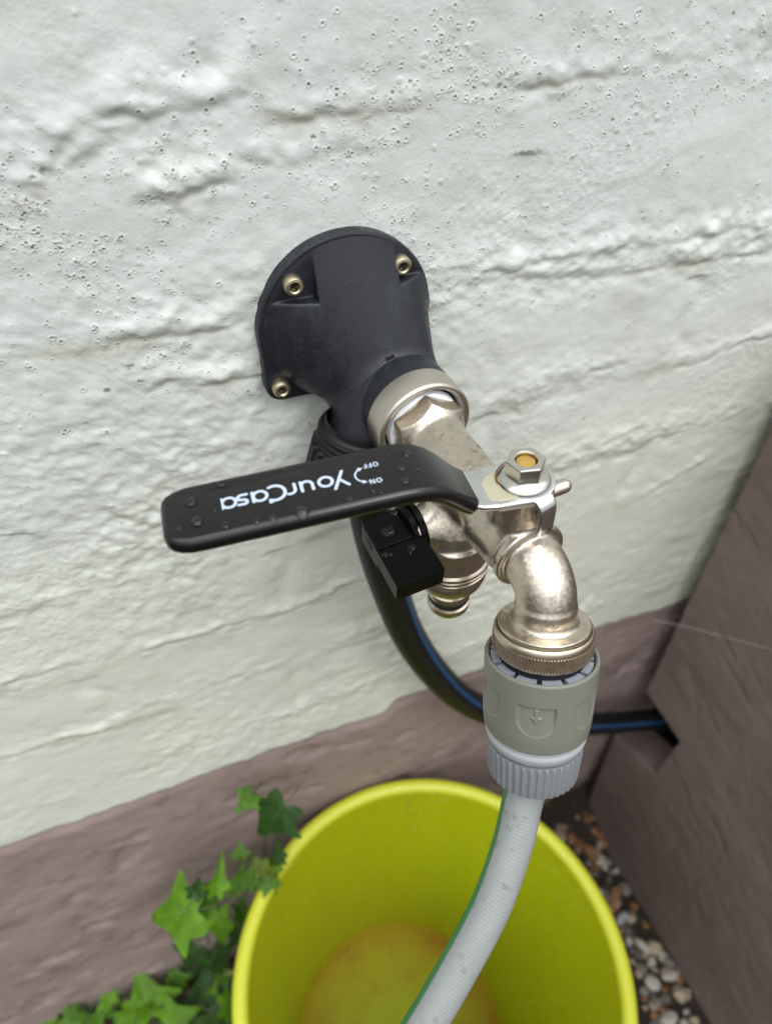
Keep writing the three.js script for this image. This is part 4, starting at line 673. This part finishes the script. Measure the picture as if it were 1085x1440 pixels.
// ---------------------------------------------------------------- the bucket
{
  const rim = V(0.0955, 0.3, 0.152), bot = V(0.0842, -0.001, 0.1385), up = rim.clone().sub(bot).normalize(), H = rim.distanceTo(bot) * 1000;
  const ex = V(1, 0, 0).addScaledVector(up, -up.x).normalize(), ez = ex.clone().cross(up);
  const b = thing('bucket', 'lime green plastic bucket with rusty stains on its bottom, standing under the tap', 'bucket', basisAt(ex, up, ez, bot));
  const R0 = 103.5, R1 = 136.5;
  const stainB = dataTex(512, 512, (i, j) => {
    const x = (i / 512 - 0.5) * 2, y = (j / 512 - 0.5) * 2, r = Math.hypot(x, y), n = fbm(x * 3 + 4, y * 3, 5, 191), s = clamp(sstep(0.2, 0.95, r + 0.35 * n) * 0.62 + 0.2 * sstep(0.1, 0.5, n)), d = sstep(0.35, 0.6, fbm(x * 9, y * 9, 4, 193)) * 0.5;
    let c = [0.3, 0.315, 0.003]; c = c.map((q, k) => lerp(q, [0.26, 0.115, 0.001][k], s)); c = c.map((q, k) => lerp(q, [0.14, 0.06, 0.006][k], d * s)); return c.map(toS);
  }, true);
  const sideMap = dataTex(1024, 256, (i, j) => { const n = fbm(i / 30, j / 120, 4, 195), s = sstep(0.35, 0.7, fbm(i / 16, j / 60, 4, 197)) * sstep(0.8, 0.0, j / 256), w = sstep(0.72, 0.82, noise2(i / 2.6, j / 2.6, 199)) * 0.35; let c = [0.385 + 0.02 * n, 0.425 + 0.02 * n, 0.004]; c = c.map((q, k) => lerp(q, [0.3, 0.28, 0.03][k], s * 0.3)); c = c.map((q, k) => lerp(q, [0.55, 0.56, 0.2][k], w)); return c.map(toS); }, true);
  const side = phys(lin(1, 1, 1), 0.38, { map: sideMap, bumpMap: mouldTex, bumpScale: 0.00004 });
  const wallP = []; for (let i = 0; i <= 30; i++) { const t = i / 30; wallP.push([lerp(R0, R1, t), lerp(3, H - 2, t)]); }
  const outP = wallP.map(([r, y]) => [r + 2.2, y]).reverse();
  const lg = new THREE.LatheGeometry([...outP.reverse().map(([r, y]) => [r, y])].map(([r, y]) => new THREE.Vector2(r, y)), 160);
  const inn = new THREE.LatheGeometry(wallP.slice().reverse().map(([r, y]) => new THREE.Vector2(r, y)), 160);
  part(b, 'side', merge([scaled(lg), scaled(inn)]), side);
  const lip = [[R1 - 0.6, H - 4], [R1 - 0.3, H - 1.6], [R1 + 0.9, H + 0.3], [R1 + 3.2, H + 1.6], [R1 + 6, H + 1.9], [R1 + 8.6, H + 1.2], [R1 + 10.4, H - 0.6], [R1 + 11, H - 3], [R1 + 10.6, H - 12], [R1 + 9.4, H - 12.4], [R1 + 9.2, H - 4], [R1 + 2, H - 4]];
  part(b, 'rim', scaled(lathe(lip.slice().reverse(), 200)), phys(lin(0.5, 0.52, 0.03), 0.36), 'rolled rim of the bucket');
  const baseG = new THREE.LatheGeometry([[R0 + 0.2, 4.2], [R0 - 1.5, 2.4], [R0 - 3, 2.0], [R0 - 6, 2.6], [R0 - 8, 3.2], [60, 3.6], [0, 3.9]].map(([r, y]) => new THREE.Vector2(r, y)), 128);
  { const p = baseG.attributes.position, u = baseG.attributes.uv; for (let i = 0; i < p.count; i++) u.setXY(i, 0.5 + p.getX(i) / 210, 0.5 + p.getZ(i) / 210); }
  part(b, 'bottom', scaled(baseG), phys(lin(1, 1, 1), 0.55, { map: stainB, specularIntensity: 0.4 }), 'stained bottom of the bucket');
}

// ---------------------------------------------------------------- ivy
{
  const leafTex = (base, vein, seed) => dataTex(256, 256, (i, j) => {
    const x = (i / 256 - 0.5) * 2, y = j / 256 * 1.6 - 0.35; let v = 0;
    for (const [a, l] of [[0, 1], [0.85, 0.85], [-0.85, 0.85], [1.9, 0.6], [-1.9, 0.6]]) { const dx = Math.sin(a), dy = Math.cos(a), t = x * dx + y * dy, d = Math.abs(x * dy - y * dx); if (t > 0) v = Math.max(v, Math.exp(-Math.pow(d / (0.022 * (1.15 - clamp(t / l))), 2))); const s = Math.abs(((t * 7 + d * 6) % 1) - 0.5); if (t > 0 && d < 0.3) v = Math.max(v, 0.25 * Math.exp(-Math.pow(s / 0.08, 2))); }
    const n = 1 + 0.4 * fbm(i / 40, j / 30, 4, seed);
    return base.map((b, k) => toS(lerp(b * n, vein[k], v * 0.55)));
  }, true);
  const leafMat = (c, v, seed) => phys(lin(1, 1, 1), 0.5, { map: leafTex(c, v, seed), side: THREE.DoubleSide, transmission: 0.2, thickness: 0, specularIntensity: 0.4 });
  const mats = [leafMat([0.095, 0.22, 0.006], [0.17, 0.28, 0.04], 201), leafMat([0.056, 0.145, 0.006], [0.1, 0.18, 0.03], 203), leafMat([0.02, 0.058, 0.006], [0.05, 0.1, 0.015], 205), leafMat([0.085, 0.12, 0.01], [0.13, 0.16, 0.04], 207)];
  const outline = (k) => {
    if (k === 3) return [[0, 0], [0.14, 0.06], [0.27, 0.25], [0.31, 0.5], [0.22, 0.8], [0, 1.1], [-0.2, 0.82], [-0.29, 0.52], [-0.27, 0.27], [-0.13, 0.06]]; // five-lobed, stalk end at the origin, tip towards +y
    const L = [[0, -0.03], [0.16, -0.17], [0.42, -0.25], [0.49, -0.06], [0.47, 0.09], [0.79, 0.22], [0.57, 0.41], [0.37, 0.53], [0.21, 0.8], [0, 1.1 + 0.1 * k]];
    const narrow = k === 2 ? 0.55 : 1; const r = L.map(([x, y]) => [x * narrow * (1 + 0.06 * noise2(x * 5, k * 7 + y * 4, 211)), y]);
    return [...r, ...r.slice(1, -1).reverse().map(([x, y]) => [-x * (0.92 + 0.1 * k), y * (0.97 + 0.03 * k)])];
  };
  function leafGeo(k, fold) {
    const c = new THREE.CatmullRomCurve3(outline(k).map(([x, y]) => V(x, y, 0)), true, 'centripetal', 0.2).getPoints(72).slice(0, -1), P = [], U = [], I = [], rings = 7, m = c.length;
    const put = (x, y) => { const z = fold * Math.abs(x) * 0.42 - 0.3 * (y - 0.3) ** 2 - 0.34 * Math.max(0, Math.hypot(x, y - 0.3) - 0.5) ** 2 + 0.035 * noise2(x * 4 + k, y * 4, 213); P.push(x, y, z); U.push(x / 2 + 0.5, (y + 0.35) / 1.6); };
    put(0, 0.25); for (let r = 1; r <= rings; r++) for (const p of c) put(p.x * r / rings, 0.25 + (p.y - 0.25) * r / rings);
    for (let j = 0; j < m; j++) { I.push(0, 1 + j, 1 + (j + 1) % m); for (let r = 0; r < rings - 1; r++) { const a = 1 + r * m + j, b = 1 + r * m + (j + 1) % m; I.push(a, a + m, b, b, a + m, b + m); } }
    const g = new THREE.BufferGeometry(); g.setAttribute('position', new THREE.Float32BufferAttribute(P, 3)); g.setAttribute('uv', new THREE.Float32BufferAttribute(U, 2)); g.setIndex(I); g.computeVertexNormals(); return g;
  }
  const oval = leafGeo(3, 0.7), geos = [leafGeo(0, 0.25), leafGeo(1, 0.5), leafGeo(2, 0.9)];
  const stemMat = std(lin(0.06, 0.075, 0.025), 0.6);
  // each leaf: stalk point, direction of its tip, the way its face looks, size in mm, shape, tone
  function ivy(label, root, leaves, runs) {
    const t = thing('ivy_plant', label, 'ivy', null, null, null);
    const stems = runs.map((r) => sweep(new THREE.CatmullRomCurve3(r.map((p) => V(...p).multiplyScalar(MM))), 0.0011, V(0.3, 0.2, 1).normalize(), 0, Math.PI * 2, 30, 8));
    const W = rng(leaves.length * 7 + 1), all = [];
    for (const [p, dir, face, big, shape, tone] of leaves) {
      all.push([p, dir, face, big * 0.86, shape, tone]);
      for (let k = 0; k < 1; k++) {  // smaller leaves beside it
        const q = p.map((v, i) => v + (W() - 0.5) * [44, 40, 18][i]); q[2] = Math.max(q[2] - 4, 10); q[1] = Math.max(q[1], 10); if (leaves.length < 6) q[0] = Math.min(q[0] - 8, 4);
        all.push([q, dir.map((v) => v + (W() - 0.5) * 1.5), face.map((v) => v + (W() - 0.5) * 0.7), Math.min(24, big * (0.34 + 0.3 * W())), Math.floor(W() * 3), W() < 0.3 ? 0 : W() < 0.55 ? 1 : 2]);
      }
    }
    for (const [p, dir, face, size, shape, tone] of all) {
      const y = V(...dir).normalize(), z = V(...face); z.addScaledVector(y, -z.dot(y)).normalize(); const x = y.clone().cross(z);
      const m = part(t, 'leaf', geos[shape], mats[tone]); m.applyMatrix4(basisAt(x, y, z, V(...p).multiplyScalar(MM)).scale(V(size, size, size).multiplyScalar(MM)));
      const far = V(...p).multiplyScalar(MM), q = far.clone().addScaledVector(y, -0.012).addScaledVector(z, -0.012);
      stems.push(sweep(new THREE.QuadraticBezierCurve3(q, far.clone().addScaledVector(y, -0.006).addScaledVector(z, -0.002), far.clone().addScaledVector(y, size * 0.00015)), 0.0007, V(1, 0.1, 0.2).normalize(), 0, Math.PI * 2, 10, 6));
    }
    part(t, 'stem', merge(stems), stemMat);
    return t;
  }
  const D = IVY_DATA();
  D.forEach((d) => ivy(...d));
  // dry tan twig lying over the ivy
  const tw = new THREE.CatmullRomCurve3([V(-0.115, 0.012, 0.022), V(-0.085, 0.03, 0.025), V(-0.05, 0.045, 0.03), V(-0.02, 0.05, 0.035)]);
  tag(part(scene, 'dry_twig', sweep(tw, (t, th) => 0.0017 + 0.0004 * noise2(t * 20, th, 221), V(0, 1, 0), 0, Math.PI * 2, 40, 10), std(lin(0.26, 0.16, 0.08), 0.7)), 'dry tan twig lying among the ivy beside the bucket', 'twig');
  // fallen leaves by the slab's foot
  const dead = std(lin(0.17, 0.08, 0.03), 0.75, { side: THREE.DoubleSide });
  for (const [x, y, z, s, rx, ry, l] of [[0.352, 0.062, 0.085, 0.02, -1.2, 0.4, 'curled brown dead leaf in the corner between bucket and slab'], [0.368, 0.04, 0.112, 0.017, -1.4, 2.2, 'small orange brown dead leaf at the foot of the slab'], [-0.2, 0.004, 0.055, 0.016, -1.3, 1.0, 'small tan dead leaf under the ivy below the brown band']]) {
    const m = tag(part(scene, numbered('dead_leaf'), oval, dead), l, 'dead leaf'); m.position.set(x * 0.965, y + 0.02, z); m.rotation.set(rx, 0, ry); m.scale.setScalar(s);
  }
}
function IVY_DATA() {
  return [
    ['dark ivy climbing the brown band close behind the bucket rim', null,
      [[[23, 400, 33], [-0.74, -0.65, 0.18], [-0.01, 0.90, 0.43], 33, 1, 2], [[-6, 335, 41], [0.68, -0.45, 0.57], [0.00, 0.92, 0.40], 20, 2, 3], [[-4, 316, 47], [0.84, -0.28, 0.45], [-0.00, 0.92, 0.40], 17, 0, 1], [[12, 320, 40], [0.11, 0.56, -0.82], [-0.01, 0.91, 0.41], 18, 2, 2], [[-16, 311, 45], [0.47, 0.57, -0.67], [0.01, 0.92, 0.40], 22, 2, 1]],
      [[[5, 0, 26], [-2, 150, 20], [2, 300, 22], [8, 350, 24]], [[0, 250, 20], [-6, 300, 32]]]],
    ['bright green ivy sprig leaning out from the brown band left of the bucket', null,
      [[[-55, 332, 54], [-0.91, -0.30, -0.30], [-0.20, 0.93, 0.30], 40, 1, 0], [[-38, 341, 51], [0.47, 0.57, -0.67], [0.32, 0.82, 0.48], 25, 2, 0], [[-44, 272, 43], [-0.17, -0.79, 0.59], [-0.22, 0.93, 0.29], 34, 2, 0], [[-26, 310, 44], [0.55, 0.56, -0.62], [0.02, 0.92, 0.40], 20, 2, 1], [[-28, 257, 39], [0.14, -0.74, 0.66], [0.02, 0.92, 0.38], 25, 2, 1], [[-75, 193, 37], [-0.60, -0.73, 0.33], [0.06, 0.93, 0.37], 27, 0, 2], [[-65, 152, 33], [0.12, -0.74, 0.66], [0.04, 0.93, 0.37], 31, 0, 2], [[-35, 210, 39], [0.39, -0.64, 0.66], [0.02, 0.93, 0.37], 27, 0, 2]],
      [[[-62, 0, 24], [-58, 120, 18], [-46, 240, 20], [-44, 320, 36]], [[-46, 240, 20], [-34, 290, 34], [-26, 305, 38]]]],
    ['ivy spreading low over the soil at the foot of the brown band', null,
      [[[-143, 46, 37], [-0.05, 0.52, -0.85], [0.09, 0.93, 0.36], 48, 0, 0], [[-213, 24, -0], [0.43, 0.58, -0.70], [0.12, 0.92, 0.38], 56, 0, 3], [[-178, 47, 12], [-0.35, 0.41, -0.84], [0.11, 0.92, 0.37], 19, 1, 0], [[-116, 35, 18], [0.02, 0.54, -0.84], [0.07, 0.93, 0.37], 24, 1, 1], [[-104, 18, 58], [0.39, 0.58, -0.72], [0.06, 0.94, 0.35], 61, 0, 2], [[-76, 29, 44], [0.99, 0.08, 0.11], [0.04, 0.94, 0.35], 32, 0, 2], [[-229, 44, 4], [-0.91, -0.35, -0.24], [0.14, 0.92, 0.37], 34, 1, 0], [[-130, 48, 49], [0.99, 0.14, 0.04], [0.07, 0.93, 0.35], 33, 1, 0], [[-171, 20, -8], [0.11, 0.56, -0.82], [0.10, 0.92, 0.38], 27, 1, 2], [[-73, 39, 29], [0.99, 0.13, 0.05], [0.04, 0.93, 0.36], 24, 2, 1], [[-163, 40, 25], [0.09, -0.75, 0.65], [0.09, 0.93, 0.35], 37, 1, 1], [[-201, 40, 13], [-0.49, -0.77, 0.42], [0.12, 0.92, 0.36], 39, 0, 1], [[-90, 34, 55], [0.31, -0.68, 0.67], [0.05, 0.94, 0.34], 37, 1, 2], [[-142, 16, -4], [0.79, 0.46, -0.40], [0.08, 0.92, 0.37], 23, 1, 2]],
      [[[-235, 12, 8], [-180, 10, 10], [-130, 14, 22], [-80, 12, 34]], [[-180, 10, 10], [-150, 20, 34], [-110, 14, 56]]]],
  ];
}
renderer.render(scene, camera);
